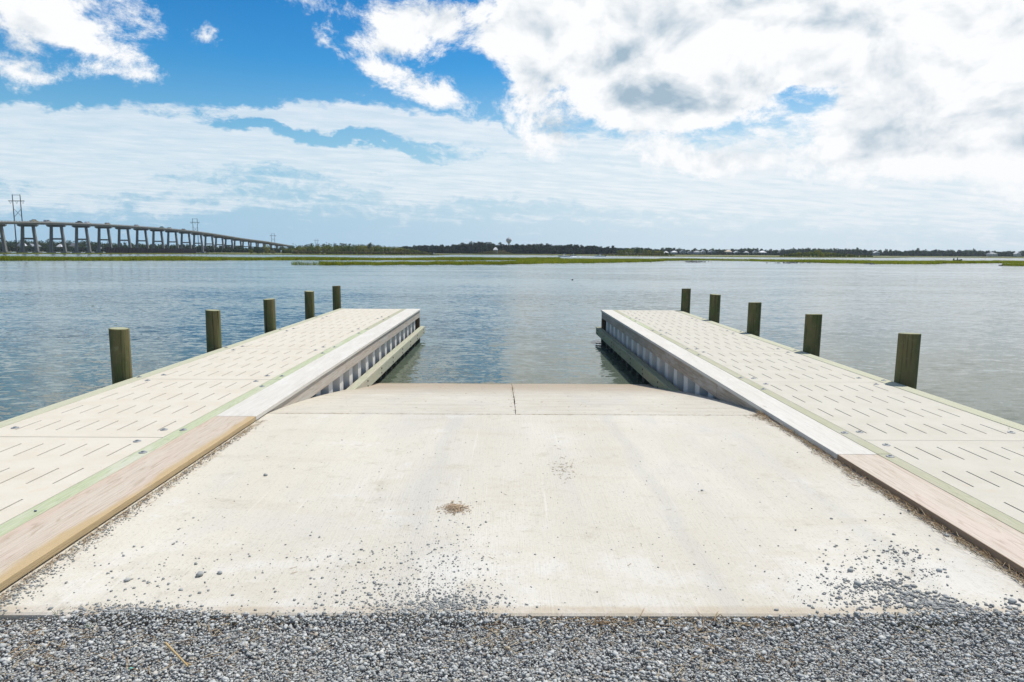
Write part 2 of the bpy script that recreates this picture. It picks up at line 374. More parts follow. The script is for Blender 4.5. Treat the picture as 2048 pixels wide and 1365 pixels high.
def slab(name, x0, x1, prof, m, jag=0, seed=0):
    """slab with top following prof [(y,z)], thickness .15; jag chips the long inner edge"""
    V = []; nx = 8; xs = [x0 + (x1 - x0) * i / (nx - 1) for i in range(nx)]; r = random.Random(seed)
    ys = [p[0] for p in prof]; n = len(prof)
    jj = [r.uniform(-jag, jag) for _ in prof]
    for lay in (0, 1):
        for k, (y, z) in enumerate(prof):
            for i, x in enumerate(xs):
                xx = x + (jj[k] if (jag and ((i == 0 and x0 > -1) or (i == nx - 1 and x1 < 1))) else 0)
                V.append((xx, y, z - .16 * lay))
    f = []
    o = n * nx
    for k in range(n - 1):
        for i in range(nx - 1):
            a = k * nx + i; f.append((a, a + 1, a + 1 + nx, a + nx)); f.append((o + a, o + a + nx, o + a + 1 + nx, o + a + 1))
    for k in range(n - 1):
        a = k * nx; f.append((a, a + nx, o + a + nx, o + a)); a = k * nx + nx - 1; f.append((a + nx, a, o + a, o + a + nx))
    for i in range(nx - 1):
        a = i; f.append((a + 1, a, o + a, o + a + 1)); a = (n - 1) * nx + i; f.append((a, a + 1, o + a + 1, o + a))
    me = bpy.data.meshes.new(name); me.from_pydata(V, [], f); me.update(); ob = link(name, me, m); ob['kind'] = 'structure'; return ob
XL, XR = -2.283, 2.50
slab('boat_ramp_upper_slab', XL - .16, XR + .16, [(RY0, -.052), (RY0 + .012, -.045), (4, -.045), (RYJ - .016, -.045), (RYJ - .008, -.050)], M['ramp'])
def zr(y):
    s = y - RYJ
    if s <= 0: return -.045
    return -.045 - (.10 * s + .010 * min(s, 2.5) ** 2) if s < 2.5 else -.045 - .25 - .0625 - .15 * (s - 2.5)
# lower slabs: cast in two halves either side of a centre joint
lp = [(RYJ + .008, -.052), (RYJ + .018, -.047)] + [(RYJ + .25 * k, zr(RYJ + .25 * k) - .002) for k in range(1, 40)]
slab('boat_ramp_lower_slab', XL - .02, .089, lp, M['ramp_low'], .0035, 3)
slab('boat_ramp_lower_slab', .097, XR + .02, lp, M['ramp_low'], .0035, 4)

# ------------------------------------------------------------------ docks
YE = 18.07; PL = 2.535; YN = 0.35
def slot_panel(x0, x1, y0, y1, slots_x, rows, m, parent, wid=.0125, th=.055):
    """panel cast with real through slots"""
    xs = [x0]; 
    for c in slots_x: xs += [c - wid / 2, c + wid / 2]
    xs.append(x1)
    ys = [y0]
    for a, b in rows: ys += [a, b]
    ys.append(y1)
    V = []; f = []
    nx, ny = len(xs), len(ys)
    for z in (0, -th):
        for y in ys:
            for x in xs: V.append((x, y, z))
    o = nx * ny
    for j in range(ny - 1):
        for i in range(nx - 1):
            a = j * nx + i; hole = (i % 2 == 1) and (j % 2 == 1)
            if not hole:
                f.append((a, a + 1, a + 1 + nx, a + nx)); f.append((o + a, o + a + nx, o + a + nx + 1, o + a + 1))
            else:
                q = [a, a + 1, a + 1 + nx, a + nx]
                for k in range(4):
                    p, r_ = q[k], q[(k + 1) % 4]; f.append((p, r_, o + r_, o + p))
    def wall(p, q): f.append((q, p, o + p, o + q))
    for i in range(nx - 1): wall(i + 1, i); wall((ny - 1) * nx + i, (ny - 1) * nx + i + 1)
    for j in range(ny - 1): wall(j * nx, (j + 1) * nx); wall((j + 1) * nx + nx - 1, j * nx + nx - 1)
    me = bpy.data.meshes.new('deck_panel'); me.from_pydata(V, [], f); me.update()
    return link('deck_panel', me, m, parent)

def dock(side):
    L = side < 0
    t = empty('boat_dock', (-3.36 if L else 3.56, 9.2, 0))
    tag(t, 'left finger dock with cream slotted panels and sunlit grey sheet wall' if L else 'right finger dock with greyer slotted panels and shaded inner side wall', 'dock', 'docks either side of the boat ramp')
    off = Vector(t.location)
    if L: xo0, xo1, xp0, xp1, xg0, xg1, xb0, xb1 = -4.43, -4.29, -4.283, -2.778, -2.772, -2.658, -2.652, XL
    else: xo0, xo1, xp0, xp1, xg0, xg1, xb0, xb1 = 4.61, 4.452, 4.443, 2.925, 2.919, 2.815, 2.806, XR
    def P(mb, name, m, parent=t, label=None, smooth=False):
        mb.v = [(a - off.x, b - off.y, c - off.z) for a, b, c in mb.v]
        o = mb.build(name, m, parent, smooth)
        if label: o['label'] = label
        return o
    def srt(a, b): return (a, b) if a < b else (b, a)
    # panels
    joints = [YE - PL * k for k in range(8)]
    g = .005 if L else .003
    for k in range(7):
        y1, y0 = joints[k] - g, joints[k + 1] + g
        base = joints[k + 1]
        rows = [(base + .215 + .60 * r_, base + .215 + .60 * r_ + .325) for r_ in range(4)]
        a, b = srt(xp0, xp1)
        if L: sx = [a + .165 + .17 * q for q in range(8)]
        else: sx = [a + .13 + .17 * q for q in range(8)]
        o = slot_panel(a, b, y0, y1, sx, rows, M['panel_l' if L else 'panel_r'], None)
        for v in o.data.vertices: v.co -= off
        o.parent = t
    # boards
    def boards(xa, xb, cuts, z1, th, mats, name, gap=.003, ch=.005):
        a, b = srt(xa, xb)
        for k in range(len(cuts) - 1):
            P(MB().box(a, b, cuts[k] + gap, cuts[k + 1] - gap, z1 - th, z1, ch), name, M[mats[k]])
    if L:
        boards(xb0, xb1, [YN, 6.10, 13.55, YE + .0], .006, .042, ['board_left_near', 'board_white', 'board_white'], 'curb_board')
        boards(xg0, xg1, [YN, 7.93, 13.2, YE], .003, .04, ['board_green', 'board_green', 'board_faint'], 'inner_trim_board', .006)
        boards(xo0, xo1, [YN, 5.2, 10.2, 15.2, YE], .003, .04, ['board_outer'] * 4, 'outer_trim_board')
    else:
        boards(xb0, xb1, [YN, 4.98, 10.0, 15.0, YE + .0], .006, .042, ['board_right_near', 'board_white', 'board_white', 'board_white'], 'curb_board')
        boards(xg0, xg1, [YN, 5.0, 9.9, 13.6, 16.3, YE], .003, .04, ['board_faint', 'board_faint', 'board_faint', 'board_green', 'board_faint'], 'inner_trim_board', .003)
        boards(xo0, xo1, [YN, 4.8, 9.6, 14.4, YE], .003, .04, ['board_outer'] * 4, 'outer_trim_board')
    # fascia just under the curb board
    fx = xb1 - .022 if L else xb1 + .022
    a, b = (fx - .045, fx) if L else (fx, fx + .045)
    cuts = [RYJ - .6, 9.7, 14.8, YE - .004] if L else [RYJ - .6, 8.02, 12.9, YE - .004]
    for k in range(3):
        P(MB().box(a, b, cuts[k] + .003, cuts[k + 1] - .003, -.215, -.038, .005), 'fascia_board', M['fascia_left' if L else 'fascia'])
    # outer fascia, end fascia
    ox = (-4.42, -4.375) if L else (4.555, 4.60)
    P(MB().box(ox[0], ox[1], 3.0, YE - .05, -.24, -.039, .004), 'outer_fascia', M['fascia'])
    ea, eb = srt(ox[0] if L else ox[1], a if L else b)
    P(MB().box(ea, eb, YE - .046, YE - .002, -.24, -.040, .004), 'end_fascia', M['fascia'])
    # floor joists seen through the slots
    for xj in ([-4.2, -3.55, -2.83] if L else [4.35, 3.7, 2.98]):
        P(MB().box(xj - .03, xj + .03, RYJ - 1, YE - .05, -.24, -.058, 0), 'joist', M['end_wood'])
    # sheet pile wall: trapezoid corrugation, period .6
    sx = fx - .055 if L else fx + .055; dep = .21; s = -1 if L else 1
    pts = []; y = RYJ + .1; 
    while y < YE - .2:
        pts += [(sx, y), (sx, y + .21), (sx + s * dep, y + .30), (sx + s * dep, y + .51)]; y += .60
    pts = [p for p in pts if p[1] < YE - .05] + [(sx, YE - .03)]
    V = []; f = []
    for (x, y) in pts:
        V += [(x, y, -2.3), (x, y, -.20), (x + s * .012, y, -2.3), (x + s * .012, y, -.20)]
    for k in range(len(pts) - 1):
        q = 4 * k; f += [(q, q + 4, q + 5, q + 1), (q + 2, q + 3, q + 7, q + 6), (q + 1, q + 5, q + 7, q + 3)]
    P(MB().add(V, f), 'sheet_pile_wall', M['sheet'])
    # end bulkhead: same sheet across the end
    pts = []; x = min(ox[1], fx) + .1 if L else max(fx, 0) + .12; xe = (max(ox[0], fx) - .1) if L else ox[0] - .05
    V = []; f = []; yb = YE - .07
    while x < xe - .05:
        pts += [(x, yb), (x + .21, yb), (x + .30, yb - .2), (x + .51, yb - .2)]; x += .60
    pts = [p for p in pts if p[0] < xe]
    for (x, y) in pts: V += [(x, y, -2.3), (x, y, -.245)]
    for k in range(len(pts) - 1): q = 2 * k; f.append((q, q + 2, q + 3, q + 1))
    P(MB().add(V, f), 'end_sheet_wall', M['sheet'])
    # rub rail (waler) : proud of fascia, ends past the dock end
    if L: wa, wb = XL - .03, -2.185
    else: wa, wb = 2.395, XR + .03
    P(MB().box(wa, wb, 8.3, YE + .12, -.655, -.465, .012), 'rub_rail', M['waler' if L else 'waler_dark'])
    xf = wb if L else wa; d = .012 if L else -.012
    for yy in [9.4 + 1.2 * q for q in range(8)]:
        for zz in (-.52, -.60): P(MB().bar((xf - d * .2, yy, zz), (xf + d, yy, zz), .014, 8), 'bolt', M['steel_dark'])
    # end post
    px0 = XL - .115 if L else XR + .015
    P(MB().box(px0, px0 + .10, YE - .17, YE - .05, -2.4, -.217, .01), 'end_post', M['end_wood'])
    for yy in (15.5, 13.0, 10.5):
        P(MB().bar(((-4.3 if L else 4.47), yy, -2.4), ((-4.3 if L else 4.47), yy, -.241), .08, 10), 'support_post', M['end_wood'])
    # washers
    wm = MB().lathe([(.0, .0), (.030, .0), (.030, .0035), (.026, .006), (.012, .0065), (.011, .013), (.0, .013)], 18)
    meW = bpy.data.meshes.new('washer'); meW.from_pydata(wm.v, [], wm.f); meW.update(); meW.materials.append(M['galv']); 
    xin = xp1 - .13 if L else xp1 + .10; xout = xp0 + .12 if L else xp0 - .12
    xg = (xg0 + xg1) / 2
    for k in range(1, 7):
        yj = joints[k]
        for (xx, yy, zz) in [(xin, yj - .13, 0), (xin - .02 * s, yj + .23, 0), (xout, yj - .12, 0), (xout, yj + .27, 0), (xg, yj + .22, .003), (xg, yj - .45, .003), ((xo0 + xo1) / 2, yj + .1, .003)]:
            o = bpy.data.objects.new('washer', meW); COL.objects.link(o); o.parent = t
            o.location = (xx + random.uniform(-.01, .01) - off.x, yy + random.uniform(-.02, .02) - off.y, zz - off.z)
    return t
dock(-1); dock(1)

# pilings
def piling(x, y, r, top, label, seed, lean=(0, 0)):
    rr = random.Random(seed); n = 28; V = []; f = []
    zs = [-2.6, -.9, -.3, 0, .15, .3, .45, top - .03, top - .008, top]
    ph = [rr.uniform(0, 6.28) for _ in range(5)]
    for zi, z in enumerate(zs):
        tr = r * (1.06 - .05 * (z + 2.6) / 3.2)
        if zi == len(zs) - 1: tr -= .008
        for k in range(n):
            a = 2 * math.pi * k / n
            q = 1 + .018 * math.sin(2 * a + ph[0] + z) + .014 * math.sin(3 * a + ph[1]) + .010 * math.sin(7 * a + ph[2]) + .006 * math.sin(11 * a + ph[3])
            tz = z + (.006 * math.cos(a + ph[4]) if zi >= len(zs) - 3 else 0)
            V.append((tr * q * math.cos(a) + lean[0] * (z), tr * q * math.sin(a) + lean[1] * z, tz))
    for i in range(len(zs) - 1):
        for k in range(n): f.append((i * n + k, i * n + (k + 1) % n, (i + 1) * n + (k + 1) % n, (i + 1) * n + k))
    f.append(tuple(range((len(zs) - 1) * n, len(zs) * n)))
    me = bpy.data.meshes.new('dock_piling'); me.from_pydata(V, [], f); me.update()
    me.polygons.foreach_set('use_smooth', [True] * len(f)); me.set_sharp_from_angle(angle=R(35))
    o = link('dock_piling', me, M['pile'], None, (x, y, 0))
    return tag(o, label, 'piling', 'round timber pilings along the docks')
ordl = ['nearest to the ramp', 'second from the near end', 'middle of five', 'second from the far end', 'at the far end']
PLx = [8.0, 10.56, 13.10, 15.78, 18.3]; PRx = [7.95, 10.48, 13.0, 15.5, 18.03]
lbl_l = ['round green brown piling on left dock outer edge, nearest the camera', 'left dock piling, second from the near end, greenish timber', 'middle one of five pilings along the left dock', 'left dock piling, second from the far end', 'farthest left dock piling, standing at the deck end corner']
lbl_r = ['thick dark brown piling on right dock outer edge, nearest the camera', 'right dock piling, second from the near end, dark timber', 'middle one of five pilings along the right dock', 'right dock piling, second from the far end', 'farthest right dock piling, near the deck end corner']
for i in range(5):
    piling(-4.552, PLx[i], .104, .59, lbl_l[i], i, (.012 if i == 1 else 0.0, 0))
    piling(4.742, PRx[i], .119, .585, lbl_r[i], 20 + i, (.008, 0))

# ------------------------------------------------------------------ gravel
def ico(level=1):
    import bmesh
    bm = bmesh.new(); bmesh.ops.create_icosphere(bm, subdivisions=level, radius=1)
    v = np.array([x.co[:] for x in bm.verts]); f = np.array([[q.index for q in x.verts] for x in bm.faces]); bm.free(); return v, f
IV, IF = ico(1); IV2, IF2 = ico(2)
def stones(name, P, S, mat_, flat=.62, rndv=None, v0=None, f0=None):
    n = len(P); v0 = IV if v0 is None else v0; f0 = IF if f0 is None else f0
    nv = len(v0)
    vb = v0 / np.max(np.abs(v0), axis=1)[:, None] ** .75
    tm = [(vb + rng.normal(0, .17, (nv, 3))) * .92 for _ in range(40)]
    T = np.array(tm)[rng.integers(0, 40, n)]
    T = T * (rng.uniform(.5, 1.15, (n, 1, 3)))
    # random rotation
    q = rng.normal(0, 1, (n, 4)); q /= np.linalg.norm(q, axis=1)[:, None]; a, b, c, d = q.T
    Rm = np.stack([1-2*(c*c+d*d), 2*(b*c-a*d), 2*(b*d+a*c), 2*(b*c+a*d), 1-2*(b*b+d*d), 2*(c*d-a*b), 2*(b*d-a*c), 2*(c*d+a*b), 1-2*(b*b+c*c)], 1).reshape(n, 3, 3)
    T = np.einsum('nij,nkj->nki', Rm, T)
    T[:, :, 2] *= flat
    V = T * S[:, None, None] + P[:, None, :]
    Fc = (f0[None] + (np.arange(n) * nv)[:, None, None]).reshape(-1, 3)
    rv = rng.random(n) if rndv is None else rndv
    return np_mesh(name, V.reshape(-1, 3), Fc, 3, mat_, attr=np.repeat(rv, nv))
# main bed
N = 135000
X = rng.uniform(-3.6, 3.8, N); Y = rng.uniform(1.7, RY0 + .015, N)
keep = (np.abs(X) < 2.7) | (rng.random(N) < .5); X, Y = X[keep], Y[keep]; N = len(X)
S = np.clip(rng.lognormal(math.log(.0048), .44, N), .0024, .016)
Z = -.082 + rng.uniform(0, .024, N) - S * .2
lip = np.exp(-((RY0 - Y) / .10) ** 2); Z += .022 * lip * (np.exp(-((X + 1.55) / .38) ** 2) + np.exp(-((X + .35) / .42) ** 2) + np.exp(-((X - 1.95) / .5) ** 2) + .35)
Z += .006 * np.sin(X * 2.1 + 1) * np.cos(Y * 3)
Z -= .012 * np.clip((-1.85 - X) / .2, 0, 1) * (Y > RY0 - .12)
o = stones('gravel', np.stack([X, Y, Z], 1), S, M['stone'])
tag(o, 'crushed grey gravel in front of the ramp slab', None, None, 'stuff')
# spill and scattered stones on the slab
def pz(px, py): return gp(px, py, -.045)
Q = []; SS = []
def clus(cx, cy, sx, sy, n, smin, smax, ang=0):
    for _ in range(n):
        a, b = random.gauss(0, sx), random.gauss(0, sy); c, s = math.cos(ang), math.sin(ang)
        px, py = cx + a * c - b * s, cy + a * s + b * c
        if py > 1236: py = 1236 - (py - 1236) * .5
        if py < 840: continue
        x, y = pz(px, py)
        if x < XL + .02 or x > XR - .02 or y < RY0: continue
        sz = smin + (smax - smin) * random.random() ** 3.2
        Q.append((x, y, -.045 + sz * .30)); SS.append(sz)
for a in [(300, 1228, 70, 9, 900, .003, .009), (250, 1222, 60, 8, 350, .003, .010), (870, 1222, 60, 13, 900, .0025, .009), (930, 1205, 40, 12, 250, .003, .010),
          (860, 1180, 55, 22, 420, .0018, .008), (770, 1125, 60, 22, 200, .0016, .008), (740, 1190, 60, 25, 220, .0018, .010), (900, 1130, 50, 35, 300, .0015, .008),
          (870, 1060, 70, 25, 160, .0015, .007), (960, 1140, 35, 50, 130, .0018, .008), (800, 1215, 90, 10, 500, .002, .008), (890, 990, 90, 40, 90, .0014, .005),
          (1880, 1212, 45, 13, 520, .003, .014, .25), (1810, 1190, 50, 12, 260, .003, .013, .2), (1760, 1170, 28, 10, 130, .003, .013), (1800, 1112, 18, 10, 90, .003, .012),
          (1700, 1160, 70, 40, 260, .002, .010), (1800, 1130, 80, 40, 150, .002, .011), (1850, 1150, 20, 8, 70, .002, .009), (1690, 1175, 35, 14, 200, .0018, .008), (1790, 1205, 45, 10, 160, .003, .013),
          (1720, 1205, 60, 12, 130, .002, .010), (1710, 1110, 50, 30, 60, .002, .010), (2020, 1210, 20, 12, 40, .003, .016), (1960, 1222, 60, 8, 220, .003, .013),
          (1200, 1090, 300, 90, 90, .0016, .006), (1500, 1050, 300, 100, 130, .0015, .006), (400, 1130, 160, 60, 200, .0016, .009), (640, 1150, 50, 45, 90, .0018, .009),
          (330, 1160, 90, 30, 110, .002, .011), (500, 1050, 180, 80, 150, .0016, .006), (1000, 960, 380, 90, 220, .0013, .005), (1100, 880, 400, 30, 60, .0015, .006), (700, 900, 120, 50, 50, .0015, .006), (1500, 900, 150, 60, 60, .0015, .006)]:
    clus(*a)
# fines banked under the curb boards
for k in range(1500):
    y = random.uniform(RY0, 5.9); 
    if random.random() < .6: y = RY0 + (y - RY0) * random.random()
    x = XL + .012 + abs(random.gauss(0, .03 + .04 * max(0, 1 - (y - RY0) / 2.0))); sz = random.uniform(.002, .007)
    Q.append((x, y, -.045 + sz * .4)); SS.append(sz)
for k in range(500):
    y = random.uniform(RY0, 6.3); x = XR - .012 - abs(random.gauss(0, .022)); sz = random.uniform(.0018, .006)
    Q.append((x, y, -.045 + sz * .4)); SS.append(sz)
o = stones('scattered_stones', np.array(Q), np.array(SS), M['stone'], rndv=rng.random(len(Q)) ** 1.8 * .30)
tag(o, 'small grey stones scattered over the concrete slab', None, None, 'stuff')
# a few bigger stones that can be picked out
big = [(531, 952, .015, 'lone grey stone on the slab beside the left curb'), (400, 1152, .020, 'largest of the grey stones on the left part of the slab'), (440, 1148, .013, 'dark stone just right of the largest left stone'),
       (254, 1163, .014, 'grey stone on the slab near the left gravel spill'), (1715, 1171, .020, 'largest dark stone left of the right gravel spill'), (2024, 1206, .019, 'big grey stone at the right edge of the frame'),
       (1817, 1214, .015, 'tan grey stone at the head of the right spill'), (1701, 1143, .015, 'dark grey stone above the largest right stone'), (1894, 1073, .013, 'lone grey stone near the right curb straw'), (1878, 1143, .014, 'dark stone right of the small stone cluster'), (1404, 982, .010, 'small lone dark stone right of the slab centre')]
for i, (px, py, s, lb) in enumerate(big):
    x, y = pz(px, py); v = IV2 * (1 + rng.normal(0, .09, (len(IV2), 1))) * np.array([s, s * .8, s * .62])
    o = np_mesh('stone', v, IF2, 3, M['stone'], attr=np.full(len(IV2), .12 + .04 * i), loc=(x, y, -.045 + s * .45))
    o.rotation_euler = (0, 0, i * 1.3); tag(o, lb, 'stone', 'larger stones on the slab')

# straw
def straws(name, items, mat_, label, kind='stuff', cat=None):
    """items: (x,y,z,len,yaw,pitch,thick)"""
    V = []; Fc = []; A = []
    for (x, y, z, l, yaw, pit, th) in items:
        bend = random.uniform(-.3, .3); p = Vector((x, y, z)); b = len(V); rv = random.random()
        d = Vector((math.cos(yaw) * math.cos(pit), math.sin(yaw) * math.cos(pit), math.sin(pit)))
        for k in range(4):
            u = Vector((-math.sin(yaw), math.cos(yaw), 0)) * th * (1 if k < 3 else .4); w = Vector((0, 0, th * .8))
            V += [p - u, p + w, p + u]; A += [rv] * 3
            dd = Matrix.Rotation(bend * k / 2, 3, 'Z') @ d; p = p + dd * l / 3
        for k in range(3):
            q = b + 3 * k
            Fc += [(q, q + 3, q + 4, q + 1), (q + 1, q + 4, q + 5, q + 2), (q + 2, q + 5, q + 3, q)]
    o = np_mesh(name, [tuple(v) for v in V], Fc, 4, mat_, attr=A); tag(o, label, cat, None, kind); return o
it = []
for k in range(900):
    y = random.uniform(RY0, 6.1); x = XL + .012 + abs(random.gauss(0, .035))
    it.append((x, y, -.042 + random.uniform(0, .008), random.uniform(.01, .07), R(90) + random.gauss(0, .5), random.gauss(.02, .08), random.uniform(.0006, .0015)))
straws('straw_litter', it, M['straw'], 'dry straw and bits along the left curb')
it = []
for k in range(1500):
    y = random.uniform(RY0, 6.3); x = XR - .012 - abs(random.gauss(0, .028))
    if abs(y - 4.8) < .4 or abs(y - 6.2) < .25: x -= abs(random.gauss(0, .03))
    it.append((x, y, -.042 + random.uniform(0, .02), random.uniform(.01, .09), R(90) + random.gauss(0, .45), random.gauss(.03, .12), random.uniform(.0007, .0018)))
for k in range(260):
    x, y = pz(1525 + random.gauss(0, 12), 832 + random.gauss(0, 4)); it.append((min(x, XR - .015), y, -.045 + random.uniform(0, .02), random.uniform(.01, .05), random.uniform(0, 6), random.gauss(.05, .2), random.uniform(.001, .002)))
straws('straw_litter', it, M['straw'], 'thick dry straw along the right curb')
it = []
for k in range(750):
    cl = random.choice([(1000, 1275, 60, 22), (1430, 1300, 90, 30), (330, 1262, 150, 20), (60, 1290, 70, 25), (1250, 1262, 200, 16), (230, 1330, 250, 30), (1600, 1290, 200, 40), (1200, 1245, 60, 5), (1400, 1248, 90, 5)])
    x, y = gp(random.gauss(cl[0], cl[2]), random.gauss(cl[1], cl[3]), -.06)
    if y > RY0: continue
    it.append((x, y, -.060 + random.uniform(0, .012), random.uniform(.012, .08), random.uniform(0, 6.3), random.gauss(0, .1), random.uniform(.0008, .002)))
straws('straw_litter', it, M['straw'], 'dry straw scattered over the gravel')
it = []
for k in range(480):
    r_ = abs(random.gauss(0, .48)); a = random.uniform(0, 6.28); x, y = pz(910 + 30 * r_ * math.cos(a), 1017 + 12 * r_ * math.sin(a))
    it.append((x, y, -.044 + random.uniform(0, .010) * max(.1, 1.2 - r_), random.uniform(.008, .024), random.uniform(0, 6.3), random.gauss(.1, .25), random.uniform(.0014, .0034)))
straws('wood_chip_heap', it, M['chips'], 'small round heap of tan wood chips on the slab', None, 'chip heap')
it = []
for k in range(120):
    x, y = pz(1128 + random.gauss(0, 14), 935 + random.gauss(0, 14)); it.append((x, y, -.044, random.uniform(.006, .02), random.uniform(0, 6.3), .05, random.uniform(.0008, .002)))
for k in range(26):
    x, y = pz(random.uniform(500, 1600), random.uniform(870, 1210)); it.append((x, y, -.044, random.uniform(.01, .04), random.uniform(0, 6.3), .03, random.uniform(.0008, .0016)))
for k in range(200):
    y = random.uniform(RYJ + .1, 11.5); x = random.choice([.093, random.uniform(-2, 2.3), random.uniform(-2, 2.3)]) + random.gauss(0, .012); it.append((x, y, zr(y) + .001, random.uniform(.008, .03), random.uniform(0, 6.3), 0, random.uniform(.0012, .003)))
for k in range(260):
    x = random.uniform(XL + .1, XR - .1); it.append((x, RYJ + random.gauss(0, .006), -.046, random.uniform(.01, .03), random.gauss(0, .3), 0, .0015))
straws('plant_litter', it, M['straw'], 'tiny dry plant bits on the concrete')
# reed stalk, grass stem, weeds, shells
x0, y0 = gp(331, 1287, -.05); x1, y1 = gp(376, 1331, -.05)
tag(MB().bar((0, 0, 0), (x1 - x0, y1 - y0, -.006), .0045, 8, .0032).bar(((x1 - x0) * .86, (y1 - y0) * .86, -.0045), (x1 - x0 + .012, y1 - y0 + .004, -.002), .002, 6).build('reed_stalk', M['reed'], loc=(x0, y0, -.048)), 'tan dry reed stalk lying on gravel at lower left', 'reed stalk')
pts = [gp(*p, -.052) for p in ((1788, 1232), (1815, 1248), (1840, 1258), (1866, 1271))]; mb = MB(); b0 = pts[0]
for a, b in zip(pts, pts[1:]): mb.bar((a[0] - b0[0], a[1] - b0[1], .004), (b[0] - b0[0], b[1] - b0[1], .003), .0014, 6)
mb.build('grass_stem', M['yellow_shrub'], loc=(b0[0], b0[1], -.05)); tag(bpy.context.scene.objects['grass_stem'], 'yellow green grass runner lying on the right gravel', 'grass stem')
def weed(px, py, z, h, n, lb, seed):
    r = random.Random(seed); x, y = gp(px, py, z); mb = MB()
    for k in range(n):
        a = r.uniform(0, 6.28); l = h * r.uniform(.6, 1); sp = r.uniform(.1, .7) if n > 1 else .08; p = Vector((0, 0, 0)); d = Vector((math.cos(a) * sp, math.sin(a) * sp, 1)).normalized()
        for q in range(4):
            d2 = (d + Vector((math.cos(a) * sp * .4 * q, math.sin(a) * sp * .4 * q, -.1 * q))).normalized(); p2 = p + d2 * l / 4
            mb.bar(p, p2, .0016 * (1 - q * .22), 5, .0016 * (1 - (q + 1) * .22)); p = p2
    o = mb.build('weed', M['leaf'], loc=(x, y, z)); tag(o, lb, 'weed'); return o
weed(115, 1237, -.07, .06, 8, 'thin upright green weed at the slab edge, lower left', 1)
weed(178, 1260, -.065, .04, 9, 'low tufted green weed growing in the left gravel', 2)
weed(2018, 866, -.03, .09, 2, 'single thin grass blade poking through a right deck slot', 3)
def pebble(px, py, z, s, m, lb, nm='pebble', cat='pebble'):
    x, y = gp(px, py, z); v = IV2 * (1 + rng.normal(0, .04, (len(IV2), 1))) * np.array([s, s * .7, s * .5])
    o = np_mesh(nm, v, IF2, 3, M[m], smooth=True, loc=(x, y, z)); tag(o, lb, cat)
pebble(119, 1243, -.055, .011, 'pebble', 'white rounded pebble by the lower left weed')
pebble(262, 1337, -.058, .007, 'teal', 'tiny teal fragment lying in the lower left gravel')
pebble(71, 1022, .008, .009, 'blue_grey_shell', 'small dark blue stone on the left green trim board')

# ------------------------------------------------------------------ marsh
def strip_pts(near, depth, n, jitter=0):
    px = np.array([p[0] for p in near], float); py = np.array([p[1] for p in near], float)
    dd = np.array(depth, float) if hasattr(depth, '__len__') else np.full(len(px), float(depth))
    G = np.array([gp(a, b) for a, b in zip(px, py)])
    seg = np.linalg.norm(np.diff(G, axis=0), axis=1); dm = (dd[1:] + dd[:-1]) / 2
    w = seg * dm; w /= w.sum(); k = rng.choice(len(seg), n, p=w); t = rng.random(n)
    base = G[k] * (1 - t)[:, None] + G[k + 1] * t[:, None]; d = dd[k] * (1 - t) + dd[k + 1] * t
    u = rng.random(n); r = base / np.linalg.norm(base, axis=1)[:, None]
    P = base + r * (u * d)[:, None]
    # ragged shoreline
    P += r * (1.6 * np.sin(P[:, 0] * .9) + 1.2 * np.sin(P[:, 0] * 2.3 + 1))[:, None] * jitter
    return P, G, dd
def marsh(name, near, depth, n, h, w, m, label, jit=1, land=True):
    P, G, dd = strip_pts(near, depth, n, jit)
    hh = h * rng.uniform(.55, 1.15, n) * (1 + .22 * np.sin(P[:, 0] * .13) * np.cos(P[:, 1] * .11)); ww = w * rng.uniform(.5, 1.4, n); a = rng.uniform(0, math.pi, n)
    lx, ly = rng.normal(0, .15, n) * hh, rng.normal(0, .15, n) * hh
    dx, dy = np.cos(a) * ww / 2, np.sin(a) * ww / 2; z0 = np.full(n, WZ - .02)
    V = np.stack([np.stack([P[:, 0] - dx, P[:, 1] - dy, z0], 1), np.stack([P[:, 0] + dx, P[:, 1] + dy, z0], 1), np.stack([P[:, 0] + dx * .6 + lx, P[:, 1] + dy * .6 + ly, z0 + hh * .8], 1), np.stack([P[:, 0] + lx * 1.4, P[:, 1] + ly * 1.4, z0 + hh], 1)], 1).reshape(-1, 3)
    Fc = np.arange(n * 4).reshape(n, 4)
    o = np_mesh(name, V, Fc, 4, m, attr=np.repeat(rng.random(n), 4)); tag(o, label, None, None, 'stuff')
    if land:
        rr = G / np.linalg.norm(G, axis=1)[:, None]; A = G + rr * (1.5 * jit); B = G + rr * (dd[:, None] + 1.0 * jit); k = len(G)
        V = [(a[0], a[1], WZ + .03) for a in A] + [(b[0], b[1], WZ + .05) for b in B]
        o = np_mesh('mud_bank', V, [(i, i + 1, k + i + 1, k + i) for i in range(k - 1)], 4, M['land']); o['kind'] = 'structure'
    return o
marsh('marsh_grass', [(-250, 520.5), (0, 521.4), (200, 521.7), (400, 521.4), (600, 520.8), (740, 520.9), (900, 521), (1050, 521), (1120, 521)], [18, 18, 18, 17, 14, 12, 12, 14, 14], 60000, .82, .10, M['marsh'], 'long bright green marsh grass band across the water')
marsh('marsh_grass', [(640, 530.4), (760, 530.3), (850, 530), (1000, 529.4), (1040, 528.6)], [3, 6, 7, 8, 20], 22000, .58, .07, M['marsh'], 'nearer marsh grass strip left of centre')
marsh('marsh_grass', [(583, 529.5), (610, 530.4), (645, 530.6)], [1.5, 2, 4], 420, .55, .05, M['marsh'], 'sparse grass stems at the left tip of the near strip', .3, False)
